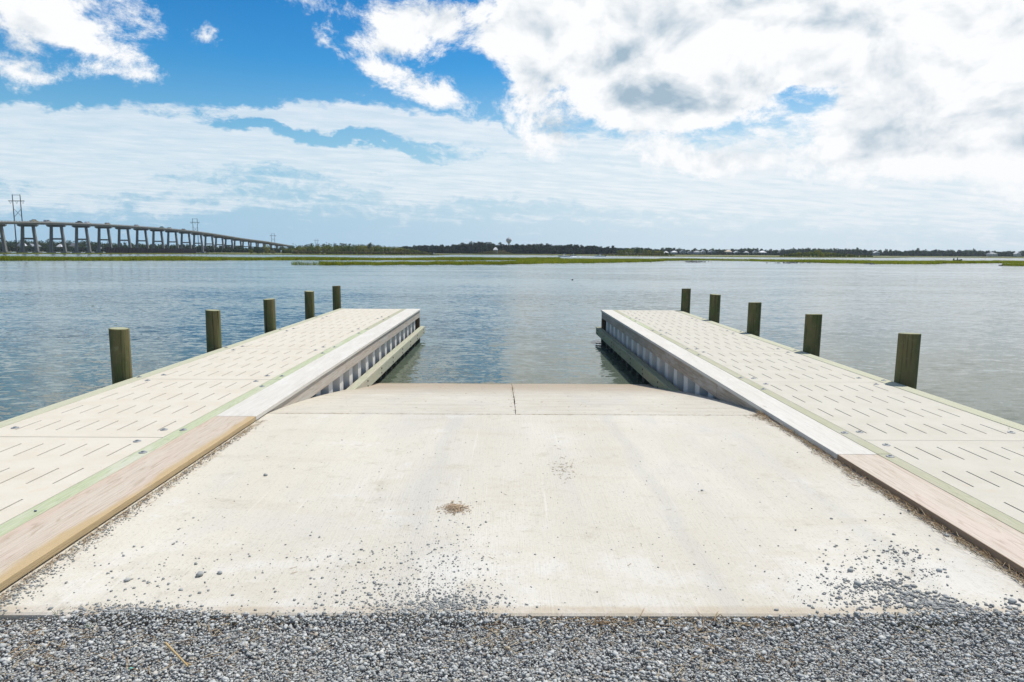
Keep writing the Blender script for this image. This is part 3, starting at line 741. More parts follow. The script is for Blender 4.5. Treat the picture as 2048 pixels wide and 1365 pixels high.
marsh('marsh_grass', [(1035, 528.8), (1080, 527.8), (1200, 526.3), (1300, 524.2), (1335, 522), (1400, 521.3), (1500, 522.6), (1600, 525), (1680, 527), (1750, 528.3), (1870, 528.7), (1890, 527.4), (2000, 526.8), (2350, 528)], [30, 80, 60, 30, 15, 14, 22, 35, 50, 55, 50, 35, 20, 20], 90000, .66, .12, M['marsh'], 'wide marsh grass flat right of centre')
marsh('marsh_grass', [(2004, 532.2), (2048, 532.8), (2350, 535)], [8, 14, 20], 9000, .7, .1, M['marsh'], 'marsh grass patch at the right frame edge')
marsh('marsh_grass', [(1986, 524), (2048, 524.2), (2300, 526)], [10, 16, 20], 4000, .5, .14, M['marsh'], 'thin marsh grass patch behind the right one')
# far marsh fringe
FN = [(-250, 508), (0, 508.6), (200, 509), (360, 509.2), (500, 509.8), (700, 511.1), (870, 511.5), (905, 510.0), (1000, 510.2), (1100, 511.2), (1200, 512.3), (1280, 513.3), (1400, 513.9), (1500, 514.9), (1600, 515.6), (1780, 516.1), (1830, 515.2), (2048, 516.8), (2300, 518.5)]
marsh('far_marsh_grass', FN, [60, 60, 60, 70, 80, 60, 40, 60, 60, 60, 60, 50, 60, 60, 60, 60, 40, 50, 50], 70000, .55, .5, M['marsh_far'], 'far tan and green marsh fringe before the tree line', 2)
marsh('far_marsh_grass', [(-250, 512.2), (0, 511.6), (300, 511.2)], [2, 2, 2], 10, .3, .2, M['marsh_far'], 'few grass stems in the far left channel', 1, False)
# firm land behind: left shore and everything right of the bridge landing
def land(name, near, far, h=.35):
    G = [gp(a, b) for a, b in near]; Gf = [(xat(a, far), far) for a, b in near]; n = len(G)
    V = [(x, y, WZ + .04) for x, y in G] + [(x * 1.03, y * 1.03, WZ + h) for x, y in G] + [(x, y, WZ + h + .4) for x, y in Gf]
    f = [(i, i + 1, n + i + 1, n + i) for i in range(n - 1)] + [(n + i, n + i + 1, 2 * n + i + 1, 2 * n + i) for i in range(n - 1)]
    o = np_mesh(name, V, f, 4, M['land']); o['kind'] = 'structure'
land('far_shore_ground', [(-900, 496.5), (-250, 501), (0, 503.8), (250, 505.2), (400, 506), (500, 508.2)], 2560)
land('far_shore_ground', [(490, 508.4), (700, 509.6), (870, 510.2), (905, 509.6), (1000, 509.8), (1100, 510.7), (1200, 511.7), (1280, 512.5), (1400, 513.1), (1500, 514), (1600, 514.6), (1780, 515), (1830, 514.4), (2048, 515.9), (2600, 520)], 2560)

# ------------------------------------------------------------------ vegetation
def leaf_quads(C, S, rv):
    """C centres, S sizes -> ragged quads random orientation"""
    n = len(C); a = rng.normal(0, 1, (n, 3)); a /= np.linalg.norm(a, axis=1)[:, None]; b = rng.normal(0, 1, (n, 3)); b = np.cross(a, b); b /= np.linalg.norm(b, axis=1)[:, None]
    a = a * S[:, None]; b = b * S[:, None] * .6
    V = np.stack([C - a, C - b * rng.uniform(.6, 1.2, (n, 1)), C + a, C + b * rng.uniform(.6, 1.2, (n, 1))], 1).reshape(-1, 3)
    return V, np.arange(4 * n).reshape(n, 4), np.repeat(rv, 4)
def crown_pts(cx, cy, z0, z1, r, n, kind):
    """clumped crown: several lobes"""
    k = 5 if kind != 'pine' else 6; out = []
    H = z1 - z0
    for i in range(k):
        if kind == 'pine': lz = z0 + H * (.35 + .62 * i / (k - 1)); rr = r * (1.0 - .5 * i / (k - 1)); lr = r * .50; vr = H * .13
        else: lz = z0 + H * (.12 + .68 * (i + random.random()) / k); rr = r * .75; lr = r * .62; vr = H * .22
        a = random.uniform(0, 6.28); q = random.uniform(.1, .8)
        c = np.array([cx + math.cos(a) * rr * q * .7, cy + math.sin(a) * rr * q * .7, lz])
        m = n // k; p = rng.normal(0, 1, (m, 3)); p /= np.linalg.norm(p, axis=1)[:, None]; p *= (rng.random((m, 1)) ** .4)
        out.append(c + p * np.array([lr, lr, vr]))
    P = np.concatenate(out); P[:, 2] = np.clip(P[:, 2], z0, z1 + .1 * H); return P
def wood_mass(name, tops, Y0, depth, sp, base_z, m, label, kind='round', n=130, leaf=.55, rows=3, vary=.09, low=.0, kindtag='stuff'):
    Vs = []; A = []; TV = MB(); px = np.array([t[0] for t in tops], float); ty = np.array([t[1] for t in tops], float)
    for r_ in range(rows):
        Y = Y0 + depth * r_ / max(1, rows - 1) if rows > 1 else Y0
        p = px[0] + random.uniform(0, 5)
        while p < px[-1]:
            y = Y + random.uniform(-.4, .4) * depth / rows; top = zat(p, float(np.interp(p, px, ty)), y); x = xat(p, y)
            hgt = (top - base_z) * (1 + random.gauss(-.06, vary)); hgt = max(.8, min(hgt, (top - base_z) * 1.18))
            rad = min(hgt * random.uniform(.32, .5), sp * 1.5) if kind != 'pine' else sp * random.uniform(.7, 1.05)
            z0 = base_z + hgt * (low if kind != 'pine' else .28)
            P = crown_pts(x, y, z0, base_z + hgt, rad, n, kind); Vs.append(P)
            A.append(np.clip(rng.normal(random.uniform(.25, .7), .22, len(P)), 0, 1))
            if hgt > 3: TV.bar((x, y, base_z - .3), (x, y, base_z + hgt * .8), .16, 5, .07)
            p += sp * 1365 / Y * random.uniform(.55, 1.3)
    C = np.concatenate(Vs); A = np.concatenate(A)
    V, f, a = leaf_quads(C, leaf * rng.uniform(.6, 1.5, len(C)), A)
    if TV.v:
        b = len(V); V = np.concatenate([V, np.array(TV.v)]); 
        # trunks use quads only (drop caps)
        q = np.array([[b + i for i in ff] for ff in TV.f if len(ff) == 4]); f = np.concatenate([f, q]); a = np.concatenate([a, np.full(len(TV.v), .9)])
    o = np_mesh(name, V, f, 4, m, attr=a); tag(o, label, None, None, kindtag); return o
LZ = WZ + .4
wood_mass('distant_woods', [(-300, 482), (-100, 482), (0, 481), (60, 480), (100, 480), (140, 481), (200, 482), (260, 486), (330, 487), (400, 489), (470, 491), (560, 496)], 760, 60, 7, LZ, M['oak'], 'dark wooded shore seen under the bridge', n=150, leaf=.8, rows=4)
wood_mass('distant_woods', [(-300, 489), (0, 490), (30, 491), (48, 495), (60, 491), (72, 495), (90, 491), (118, 495), (135, 491), (148, 494), (165, 491), (198, 496), (215, 490), (400, 494), (560, 500)], 712, 12, 3.5, LZ, M['oak'], 'lower dark trees in front of the left shore houses', n=110, leaf=.7, rows=2)
wood_mass('distant_woods', [(800, 495), (850, 493), (900, 492), (930, 488.5), (960, 486.5), (985, 488), (1000, 492), (1025, 491), (1060, 491), (1080, 490.5), (1120, 491), (1180, 493.5), (1240, 497), (1300, 499)], 900, 90, 6.5, LZ, M['pine'], 'dark pine wood behind the middle marsh', 'pine', n=150, leaf=.85, rows=5)
wood_mass('distant_woods', [(810, 499), (900, 497), (960, 495), (1080, 497), (1180, 500), (1250, 502)], 885, 30, 3.5, LZ, M['pine'], 'dark undergrowth below the middle pines', n=110, leaf=1.0, rows=3)
wood_mass('distant_woods', [(1320, 507), (1340, 510), (1356, 507), (1375, 508), (1400, 509), (1415, 506), (1440, 505), (1465, 506.5), (1483, 504), (1500, 508), (1516, 505), (1535, 508), (1550, 504), (1600, 506), (1690, 506)], 1030, 10, 3.2, LZ, M['oak'], 'dark shrubs around the right row of houses', n=80, leaf=.9, rows=2)
wood_mass('distant_woods', [(1290, 499), (1320, 496.5), (1340, 494.5), (1380, 499), (1420, 497), (1480, 498), (1500, 496.5), (1550, 499), (1600, 497), (1625, 496), (1660, 496.5), (1700, 497.5), (1750, 500), (1800, 501), (1850, 500), (1900, 500), (1950, 499.5), (2000, 503), (2100, 502), (2400, 502)], 1180, 90, 9, LZ, M['oak'], 'hazy wooded shore behind the right houses', n=170, leaf=1.2, rows=4)
wood_mass('distant_woods', [(1690, 508), (1760, 506), (1900, 506), (2000, 508), (2400, 509)], 1090, 30, 9, LZ, M['oak'], 'lower trees along the far right shore', n=130, leaf=1.1, rows=3)
wood_mass('shrub_thicket', [(565, 499), (600, 493), (650, 489.5), (690, 490), (720, 490), (770, 491.5), (800, 494), (830, 500), (862, 506)], 600, 45, 4.5, LZ, M['shrub'], 'mixed green and olive shrub thicket right of the bridge end', n=170, leaf=.5, rows=5)
wood_mass('shrub_thicket', [(585, 500), (640, 502), (700, 503), (800, 503), (850, 505.5), (872, 508)], 520, 30, 3, LZ - .2, M['scrub'], 'low tan scrub in front of the left thicket', n=90, leaf=.45, rows=4)
wood_mass('shrub_thicket', [(560, 494), (600, 492), (640, 489), (700, 489), (760, 491)], 680, 30, 6, LZ, M['oak'], 'dark trees at the back of the left thicket', 'pine', n=110, leaf=.55, rows=2)
wood_mass('shrub_thicket', [(1235, 500), (1250, 496), (1270, 494.5), (1290, 498), (1320, 501), (1345, 508)], 650, 40, 4.5, LZ, M['shrub'], 'olive shrub thicket left of the right houses', n=120, leaf=.5, rows=3)
wood_mass('shrub_thicket', [(1195, 510), (1230, 506), (1300, 506), (1350, 510)], 590, 20, 3, LZ - .2, M['scrub'], 'low scrub in front of the middle thicket', n=60, leaf=.4, rows=3)
wood_mass('shrub_thicket', [(1560, 511), (1590, 505), (1625, 503), (1660, 504), (1690, 508), (1745, 511.5)], 560, 30, 3.5, LZ - .2, M['shrub'], 'bright green thicket island before the right shore', n=110, leaf=.4, rows=4)
wood_mass('shrub_thicket', [(955, 505), (990, 500), (1005, 499), (1025, 507)], 760, 14, 3.4, LZ, M['scrub'], 'brown green scrub mound before the pines', n=90, leaf=.4, rows=3)
def tree(px, top, Y, r, kind, m, lb, name='tree', n=260, leaf=.5, z0f=.3):
    x = xat(px, Y); zt = zat(px, top, Y); H = zt - LZ + .2
    t = empty(name, (x, Y, LZ - .2)); tag(t, lb, 'tree' if 'shrub' not in name else 'shrub')
    P = crown_pts(0, 0, H * z0f, H, r, n, kind); V, f, a = leaf_quads(P, leaf * rng.uniform(.6, 1.4, len(P)), np.clip(rng.normal(.4, .25, len(P)), 0, 1))
    np_mesh('crown', V, f, 4, m, t, attr=a)
    tr = MB().bar((0, 0, -.3), (0, 0, H * .8), .03 * H, 7, .01 * H)
    for k in range(4):
        an = random.uniform(0, 6.28); z = H * random.uniform(z0f, .7); tr.bar((0, 0, z), (math.cos(an) * r * .6, math.sin(an) * r * .6, z + r * .4), .010 * H, 5, .004 * H)
    tr.build('trunk', M['bark'], t); return t
tree(533, 488, 560, 4.4, 'round', M['yellow_shrub'], 'yellow green shrub beside the low end of the bridge', 'shrub', 500, .35, .02)
tree(516, 492.5, 540, 4.6, 'round', M['oak'], 'dark green shrub left of the yellow green one', 'shrub', 500, .35, .0)
tree(503, 498, 545, 3.0, 'round', M['shrub'], 'smaller olive shrub at the foot of the bridge piers', 'shrub', 400, .3, .0)
tree(546, 500, 530, 2.6, 'round', M['scrub'], 'greyish dry shrub right of the yellow green one', 'shrub', 300, .25, .0)
tree(1835, 497.5, 1090, 4.5, 'pine', M['oak'], 'tall pine rising over the far right shore', 'pine_tree', 260, .6, .45)
tree(1713, 496, 1090, 4.0, 'pine', M['oak'], 'tall pine above the bright green thicket island', 'pine_tree', 240, .6, .45)
tree(1000, 486.0, 890, 3.8, 'pine', M['pine'], 'pine standing above the wood left of the water tower', 'pine_tree', 260, .6, .4)
tree(958, 484.5, 890, 4.2, 'pine', M['pine'], 'tallest pine of the dark middle wood', 'pine_tree', 260, .6, .4)
tree(740, 487, 590, 2.6, 'pine', M['oak'], 'dark pine poking out of the left shrub thicket', 'pine_tree', 240, .4, .3)
tree(1226, 492, 880, 3.6, 'pine', M['pine'], 'thin pine at the right end of the dark wood', 'pine_tree', 240, .5, .5)
tree(1641, 499.5, 545, 4.8, 'round', M['yellow_shrub'], 'bright green rounded shrub topping the right thicket', 'shrub', 520, .35, .0)
tree(1597, 504, 545, 2.6, 'round', M['yellow_shrub'], 'lower green shrub at the left of the right thicket', 'shrub', 400, .3, .0)
tree(1272, 493.5, 640, 4.6, 'round', M['oak'], 'rounded oak in the middle thicket, left of the houses', 'oak_tree', 520, .45, .05)

# ------------------------------------------------------------------ bridge
BX = -296.5
def by(k): return 430.0 + 29.2 * k
def bx(Y): return BX - .0497 * (Y - 430)
def YofX(px):
    q = xat(px, 1.0); return (BX + .0497 * 430) / (q + .0497)
_pts = []
for px, py in ((0, 448.7), (48, 449), (105, 450), (156, 451.6), (200, 453.4), (273, 457.3), (348, 462.8), (395, 468), (435, 473.8), (456, 477), (472, 479.7), (526, 486), (555, 490.8), (580, 494.7)):
    Y = YofX(px + .088 * (hy(px) - py)); _pts.append((Y, zat(px, py, Y)))
def bz(Y): return float(np.interp(Y, [300] + [p[0] for p in _pts] + [_pts[-1][0] + 120], [_pts[0][1] - 4] + [p[1] for p in _pts] + [1.8]))
br = empty('road_bridge', (BX, 430, WZ)); tag(br, 'long high concrete road bridge on trestle piers, descending toward the shore', 'bridge')
def BP(mb, name, m): 
    mb.v = [(a - BX, b - 430, c - WZ) for a, b, c in mb.v]; return mb.build(name, m, br)
def sweep(name, m, prof, Ys):
    mb = MB(); n = len(prof); V = []; f = []
    for Y in Ys:
        z = bzs(Y); x = bx(Y); V += [(x + p[0], Y, z + p[1] * .72) for p in prof]
    for i in range(len(Ys) - 1):
        for k in range(n): f.append((i * n + k, i * n + (k + 1) % n, (i + 1) * n + (k + 1) % n, (i + 1) * n + k))
    f += [tuple(range(n)), tuple(range(len(Ys) * n - 1, len(Ys) * n - n - 1, -1))]
    return BP(mb.add(V, f), name, m)
_Y = np.arange(330, 1181, 10.0); _z = np.array([bz(y) for y in _Y]); 
for _ in range(6): _z[1:-1] = (_z[:-2] + _z[1:-1] * 2 + _z[2:]) / 4
def bzs(Y): return float(np.interp(Y, _Y, _z))
Ys = list(np.arange(335, 1035, 10.0))
sweep('deck', M['bridge_deck'], [(-6.2, 1.45), (-6.2, 1.72), (6.2, 1.72), (6.2, 1.45)], Ys)
sweep('roadway', M['asphalt'], [(-5.8, 1.722), (-5.8, 1.76), (5.8, 1.76), (5.8, 1.722)], Ys)
for gx in (-4.8, -1.6, 1.6, 4.8): sweep('girder', M['bridge_deck'], [(gx - .3, 0), (gx - .3, .25), (gx - .12, .4), (gx - .12, 1.1), (gx - .45, 1.3), (gx - .45, 1.449), (gx + .45, 1.449), (gx + .45, 1.3), (gx + .12, 1.1), (gx + .12, .4), (gx + .3, .25), (gx + .3, 0)], Ys)
for s in (-1, 1):
    sweep('parapet', M['bridge_deck'], [(s * 6.2, 1.722), (s * 6.2, 2.20), (s * 5.95, 2.20), (s * 5.85, 1.722)], Ys)
    sweep('top_rail', M['bridge_deck'], [(s * 6.12, 2.58), (s * 6.12, 2.78), (s * 5.92, 2.78), (s * 5.92, 2.58)], Ys)
    mb = MB()
    for Y in np.arange(338, 1024, 2.6):
        z = bzs(Y); x = bx(Y); mb.box(x + s * 6.03 - .09, x + s * 6.03 + .09, Y - .14, Y + .14, z + 2.201 * .72, z + 2.579 * .72)
    o = BP(mb, 'rail_posts', M['bridge']); o['kind'] = 'stuff'
for k in range(-2, 24):
    Y = by(k)
    if Y > 1005: break
    z = bzs(Y) - .02; x = bx(Y); h = z - (WZ + 1.0)
    pr = BP(MB().add([(x - 6.2, Y - .75, z), (x + 6.2, Y - .75, z), (x + 6.2, Y + .75, z), (x - 6.2, Y + .75, z), (x - 6.2, Y - .75, z - .7), (x + 6.2, Y - .75, z - .7), (x + 6.2, Y + .75, z - .7), (x - 6.2, Y + .75, z - .7),
                      (x - 4.9, Y - .75, z - 1.35), (x + 4.9, Y - .75, z - 1.35), (x + 4.9, Y + .75, z - 1.35), (x - 4.9, Y + .75, z - 1.35)],
                     [(0, 1, 2, 3), (0, 4, 5, 1), (1, 5, 6, 2), (2, 6, 7, 3), (3, 7, 4, 0), (4, 8, 9, 5), (5, 9, 10, 6), (6, 10, 11, 7), (7, 11, 8, 4), (8, 11, 10, 9)]), 'pier', M['bridge'])
    zb = WZ + 1.2; off = Vector((BX, 430, WZ)); 
    for s in (-1, 1):
        xt = x + s * 3.3; xb = x + s * (3.3 + .075 * h); 
        mb = MB().add([(xt - .72, Y - .6, z - 1.35), (xt + .72, Y - .6, z - 1.35), (xt + .72, Y + .6, z - 1.35), (xt - .72, Y + .6, z - 1.35), (xb - .9, Y - .75, zb), (xb + .9, Y - .75, zb), (xb + .9, Y + .75, zb), (xb - .9, Y + .75, zb)],
                      [(0, 4, 5, 1), (1, 5, 6, 2), (2, 6, 7, 3), (3, 7, 4, 0), (0, 1, 2, 3), (4, 7, 6, 5)])
        mb.v = [tuple(Vector(v) - off) for v in mb.v]; mb.build('column', M['bridge'], pr)
        mb = MB().box(xb - 2.0, xb + 2.0, Y - 1.9, Y + 1.9, WZ - .8, zb); mb.v = [tuple(Vector(v) - off) for v in mb.v]; mb.build('footing', M['bridge'], pr)
    if h > 7:
        zs = WZ + 1 + h * .48; xs_ = 3.3 + .075 * h * .5
        mb = MB().box(x - xs_ + .5, x + xs_ - .5, Y - .3, Y + .3, zs - .55, zs + .55); mb.v = [tuple(Vector(v) - off) for v in mb.v]; mb.build('cross_beam', M['bridge'], pr)
# earth approach at the landing
# navigation fender: dark timber piles and walers either side of the channel
fd = empty('channel_fender', (-293, 505, WZ)); tag(fd, 'long dark timber fender of piles and planks below the bridge', 'fender')
for k in range(76):
    Y = k * 2.17; MB().bar((-.0497 * Y + .3, Y, -.8), (-.0497 * Y + .3, Y, 4.0 + random.uniform(-.3, .5)), .55, 7).build('timber_pile', M['creosote'], fd)
mb = MB()
for z in (1.3, 2.3, 3.3): mb.add([(-.4, 0, z), (-.15, 0, z), (-.15, 0, z + .5), (-.4, 0, z + .5), (-.4 - 8.2, 165, z), (-.15 - 8.2, 165, z), (-.15 - 8.2, 165, z + .5), (-.4 - 8.2, 165, z + .5)], [(0, 1, 2, 3), (0, 4, 5, 1), (1, 5, 6, 2), (2, 6, 7, 3), (3, 7, 4, 0), (4, 7, 6, 5)])
mb.build('planking', M['creosote'], fd)

# power line frames
def hframe(px, topy, Y, lb, sp=5.0):
    x = xat(px, Y); H = zat(px, topy, Y) - WZ
    t = empty('transmission_pole', (x, Y, WZ)); tag(t, lb, 'power pole', 'two legged transmission poles beyond the bridge')
    for s in (-1, 1): MB().bar((s * sp / 2, 0, -1), (s * sp / 2, 0, H), .42, 8, .24).build('pole', M['steel_dark'], t)
    MB().box(-sp * 1.05, sp * 1.05, -.36, -.26, H * .885, H * .885 + .45).build('crossarm', M['steel_dark'], t)
    MB().box(-sp * .5, sp * .5, -.34, -.28, H - .5, H - .25).build('top_beam', M['steel_dark'], t)
    MB().bar((-sp / 2, .3, H * .76), (sp / 2, .3, H * .62), .13, 5).bar((sp / 2, .34, H * .76), (-sp / 2, .34, H * .62), .13, 5).build('cross_brace', M['steel_dark'], t)
    for q in (-.8, 0, .8):
        MB().bar((q * sp - .8, 0, H * .885), (q * sp, 0, H * .885 - 1.6), .09, 5).bar((q * sp + .8, 0, H * .885), (q * sp, 0, H * .885 - 1.6), .09, 5).build('insulator', M['steel_dark'], t)
    return t
hframe(41.5, 389.5, 480, 'tallest two legged transmission pole at the far left', 5.3)
hframe(393, 437.5, 760, 'two legged transmission pole above the middle of the bridge')
hframe(547, 467.5, 1120, 'two legged transmission pole above the bridge landing')
hframe(633.5, 478.5, 1480, 'farthest two legged transmission pole over the left thicket', 5.4)
for px, ty, lb in ((586.5, 486, 'slim single utility pole right of the bridge landing'), (653.5, 484, 'slim single utility pole above the left thicket')):
    x = xat(px, 1000); H = zat(px, ty, 1000) - WZ
    t = MB().bar((0, 0, -.5), (0, 0, H), .26, 6, .16).box(-1.1, 1.1, -.1, .1, H - 1.4, H - 1.15).build('utility_pole', M['steel_dark'], loc=(x, 1000, WZ)); tag(t, lb, 'power pole')

# water tower
wx = xat(1017.5, 1500); wt = empty('water_tower', (wx, 1500, WZ)); tag(wt, 'grey pedestal water tower rising behind the dark pines', 'water tower')
zc = zat(1017.5, 481.3, 1500) - WZ
MB().lathe([(0.01, -6.9), (2.0, -6.4), (4.6, -3.4), (6.1, -.9), (6.2, .4), (5.6, 2.7), (3.9, 4.7), (1.6, 5.8), (.01, 6.0)], 24, (0, 0, zc)).build('tank', M['tank'], wt, True)
MB().lathe([(3.2, 0), (1.4, 6), (1.3, zc - 9), (2.3, zc - 6.3)], 20).build('pedestal', M['tank'], wt, True)
MB().lathe([(.6, 5.9), (.6, 6.9), (.05, 7.3)], 12, (0, 0, zc)).build('vent', M['tank'], wt)

# ------------------------------------------------------------------ houses
def house(px, rtop, Y, wpx, m, roof, lb, stilts=1.6, base_top=None, hip=False):
    x = xat(px, Y); w = wpx * Y / F; Ht = zat(px, rtop, Y) - LZ; d = w * .9
    t = empty('shore_house', (x, Y, LZ)); tag(t, lb, 'house', 'houses along the far shore')
    he = Ht * .64
    wl = MB().box(-w / 2, w / 2, -d / 2, d / 2, stilts, he).build('wall', M[m], t)
    # windows
    nw = max(2, int(w / 3)); fl = max(1, int((he - stilts) / 2.6))
    for j in range(fl):
        for i in range(nw):
            xc = -w / 2 + w * (i + .5) / nw; z = stilts + (he - stilts) * (j + .5) / fl
            MB().box(xc - .5, xc + .5, -d / 2 - .04, -d / 2 + .02, z - .65, z + .65).build('window', M['glass'], t)
    e = .5
    if hip: V = [(-w/2-e, -d/2-e, he), (w/2+e, -d/2-e, he), (w/2+e, d/2+e, he), (-w/2-e, d/2+e, he), (-w*.12, 0, Ht), (w*.12, 0, Ht)]; f = [(0, 1, 5, 4), (1, 2, 5), (2, 3, 4, 5), (3, 0, 4), (0, 3, 2, 1)]
    else: V = [(-w/2-e, -d/2-e, he), (w/2+e, -d/2-e, he), (w/2+e, d/2+e, he), (-w/2-e, d/2+e, he), (0, -d/2-e, Ht), (0, d/2+e, Ht)]; f = [(0, 1, 4), (1, 2, 5, 4), (2, 3, 5), (3, 0, 4, 5), (0, 3, 2, 1)]
    MB().add(V, f).build('roof', M[roof], t)
    for sx in (-1, 0, 1):
        MB().box(sx * w * .42 - .16, sx * w * .42 + .16, -d / 2 - 1.5, -d / 2 - 1.2, -.6, he * .62).build('stilt', M['wall_white'], t)
        MB().box(sx * w * .42 - .16, sx * w * .42 + .16, d * .35, d * .35 + .3, -.6, stilts).build('stilt', M['wall_white'], t)
    MB().box(-w / 2, w / 2, -d / 2 - 1.6, -d / 2 - .01, stilts, stilts + .25).build('porch', M['wall_white'], t)
H_ = [(1332, 503, 1080, 8, 'wall_white', 'roof_white', 'small white roofed house, leftmost of the right shore row', 1),
      (1348, 502, 1060, 11, 'wall_blue', 'roof_white', 'pale blue house with white roof, second in the right row', 1),
      (1365, 500.5, 1080, 10, 'wall_grey', 'roof_grey', 'grey gabled house in the right row, beside the pale blue one', 0),
      (1380, 502.5, 1060, 10, 'wall_grey', 'roof_grey', 'low dark grey house left of the wide pale one', 0),
      (1393, 501.8, 1060, 12, 'wall_blue', 'roof_grey', 'wide pale house with grey roof amid the right row', 1),
      (1406, 500.5, 1080, 8, 'wall_cream', 'roof_white', 'narrow house with bright white roof in the right row', 0),
      (1423, 501.5, 1060, 13, 'wall_grey', 'roof_grey', 'wide slate blue gabled house right of the white roof', 0),
      (1456, 500, 1100, 12, 'wall_cream', 'roof_tan', 'house with tan roof half hidden in right trees', 1),
      (1473, 502.5, 1060, 10, 'wall_blue', 'roof_white', 'blue grey house right of the tan roof', 0),
      (1492, 502.5, 1060, 8, 'wall_white', 'roof_grey', 'small white walled house in the right trees', 1),
      (1509, 501.5, 1080, 7, 'wall_white', 'roof_grey', 'narrow white house left of the pale wide roofed one', 0),
      (1524, 502, 1060, 13, 'wall_blue', 'roof_white', 'house with wide pale hip roof near the right row end', 1),
      (1559, 503, 1060, 6, 'wall_blue', 'roof_grey', 'slim blue green house at the right row end', 0),
      (1752, 502.5, 1060, 9, 'wall_grey', 'roof_white', 'house with sloping white roof in far right trees', 0),
      (1983, 505, 1060, 14, 'wall_white', 'roof_grey', 'long white porch house near the right frame edge', 1),
      (2034, 504.5, 1060, 9, 'wall_white', 'roof_white', 'white gabled house at the right frame edge', 0),
      (45, 485.5, 735, 11, 'wall_white', 'roof_white', 'white gabled house left under the bridge, behind the tall pole', 0),
      (64, 488, 735, 8, 'wall_white', 'roof_grey', 'white house between the tall pole and the next pier', 0),
      (75, 488, 730, 9, 'wall_grey', 'roof_grey', 'grey house seen through the first full pier', 1),
      (121, 488.5, 730, 9, 'wall_cream', 'roof_white', 'pale roofed house seen through the second full pier', 1),
      (148, 486.5, 735, 12, 'wall_cream', 'roof_dark', 'brown roofed house between second and third pier', 1),
      (200, 494.5, 720, 7, 'wall_grey', 'roof_dark', 'small dark roofed house between third and fourth pier', 0),
      (991, 495, 770, 9, 'wall_white', 'roof_white', 'white roofed pavilion before the pines, left of the water tower', 1)]
for h_ in H_: house(h_[0], h_[1], h_[2], h_[3], h_[4], h_[5], h_[6], 1.6, None, bool(h_[7]))

# ------------------------------------------------------------------ cars on the bridge
def car(Y, paint, lb, lane, kind='suv'):
    x = bx(Y) + lane; z = bzs(Y) + 1.768 * .72
    t = empty('car' if kind != 'truck' else 'pickup_truck', (x, Y, z)); tag(t, lb, 'car' if kind != 'truck' else 'truck', 'vehicles crossing the bridge')
    L, w = 4.8, 1.85
    if kind == 'truck': pr = [(-2.7, .45), (-2.7, 1.15), (-.6, 1.15), (-.5, 1.85), (.9, 1.85), (1.5, 1.2), (2.6, 1.1), (2.7, .45)]
    else: pr = [(-2.3, .4), (-2.35, 1.0), (-2.1, 1.65), (.6, 1.7), (1.3, 1.1), (2.3, .95), (2.4, .4)]
    n = len(pr); V = [(-w / 2, a, b) for a, b in pr] + [(w / 2, a, b) for a, b in pr]
    f = [tuple(range(n)), tuple(range(2 * n - 1, n - 1, -1))] + [(k, n + k, n + (k + 1) % n, (k + 1) % n) for k in range(n)]
    MB().add(V, f).build('body', M[paint], t)
    a0, a1 = ((-.4, .9) if kind == 'truck' else (-1.9, .7)); MB().box(-w / 2 - .02, w / 2 + .02, a0, a1, 1.18, 1.62).build('side_glass', M['glass'], t)
    for sx in (-1, 1):
        for sy in (-1.5, 1.55): MB().bar((sx * w / 2 - sx * .22, sy, .36), (sx * (w / 2 + .02), sy, .36), .36, 12).build('wheel', M['rubber'], t)
    return t
cars = [(64, 'paint_tan', 'tan pickup nearest the left edge on the bridge', 'truck'), (91, 'paint_silver', 'silver car following the tan pickup', 'suv'), (155, 'paint_black', 'black pickup high on the bridge', 'truck'), (172, 'paint_white', 'white car just behind the black pickup', 'suv'),
        (212, 'paint_tan', 'tan car on the bridge above the fourth pier', 'suv'), (270, 'paint_silver', 'silver car on the bridge above the sixth pier', 'suv'), (320, 'paint_teal', 'dark teal truck starting down the bridge slope', 'truck'), (336, 'paint_silver', 'silver car right of the teal truck', 'suv'), (364, 'paint_black', 'dark car farthest down the bridge slope', 'suv')]
for px, pc, lb, kd in cars: car(YofX(px), pc, lb, 2.6, kd)

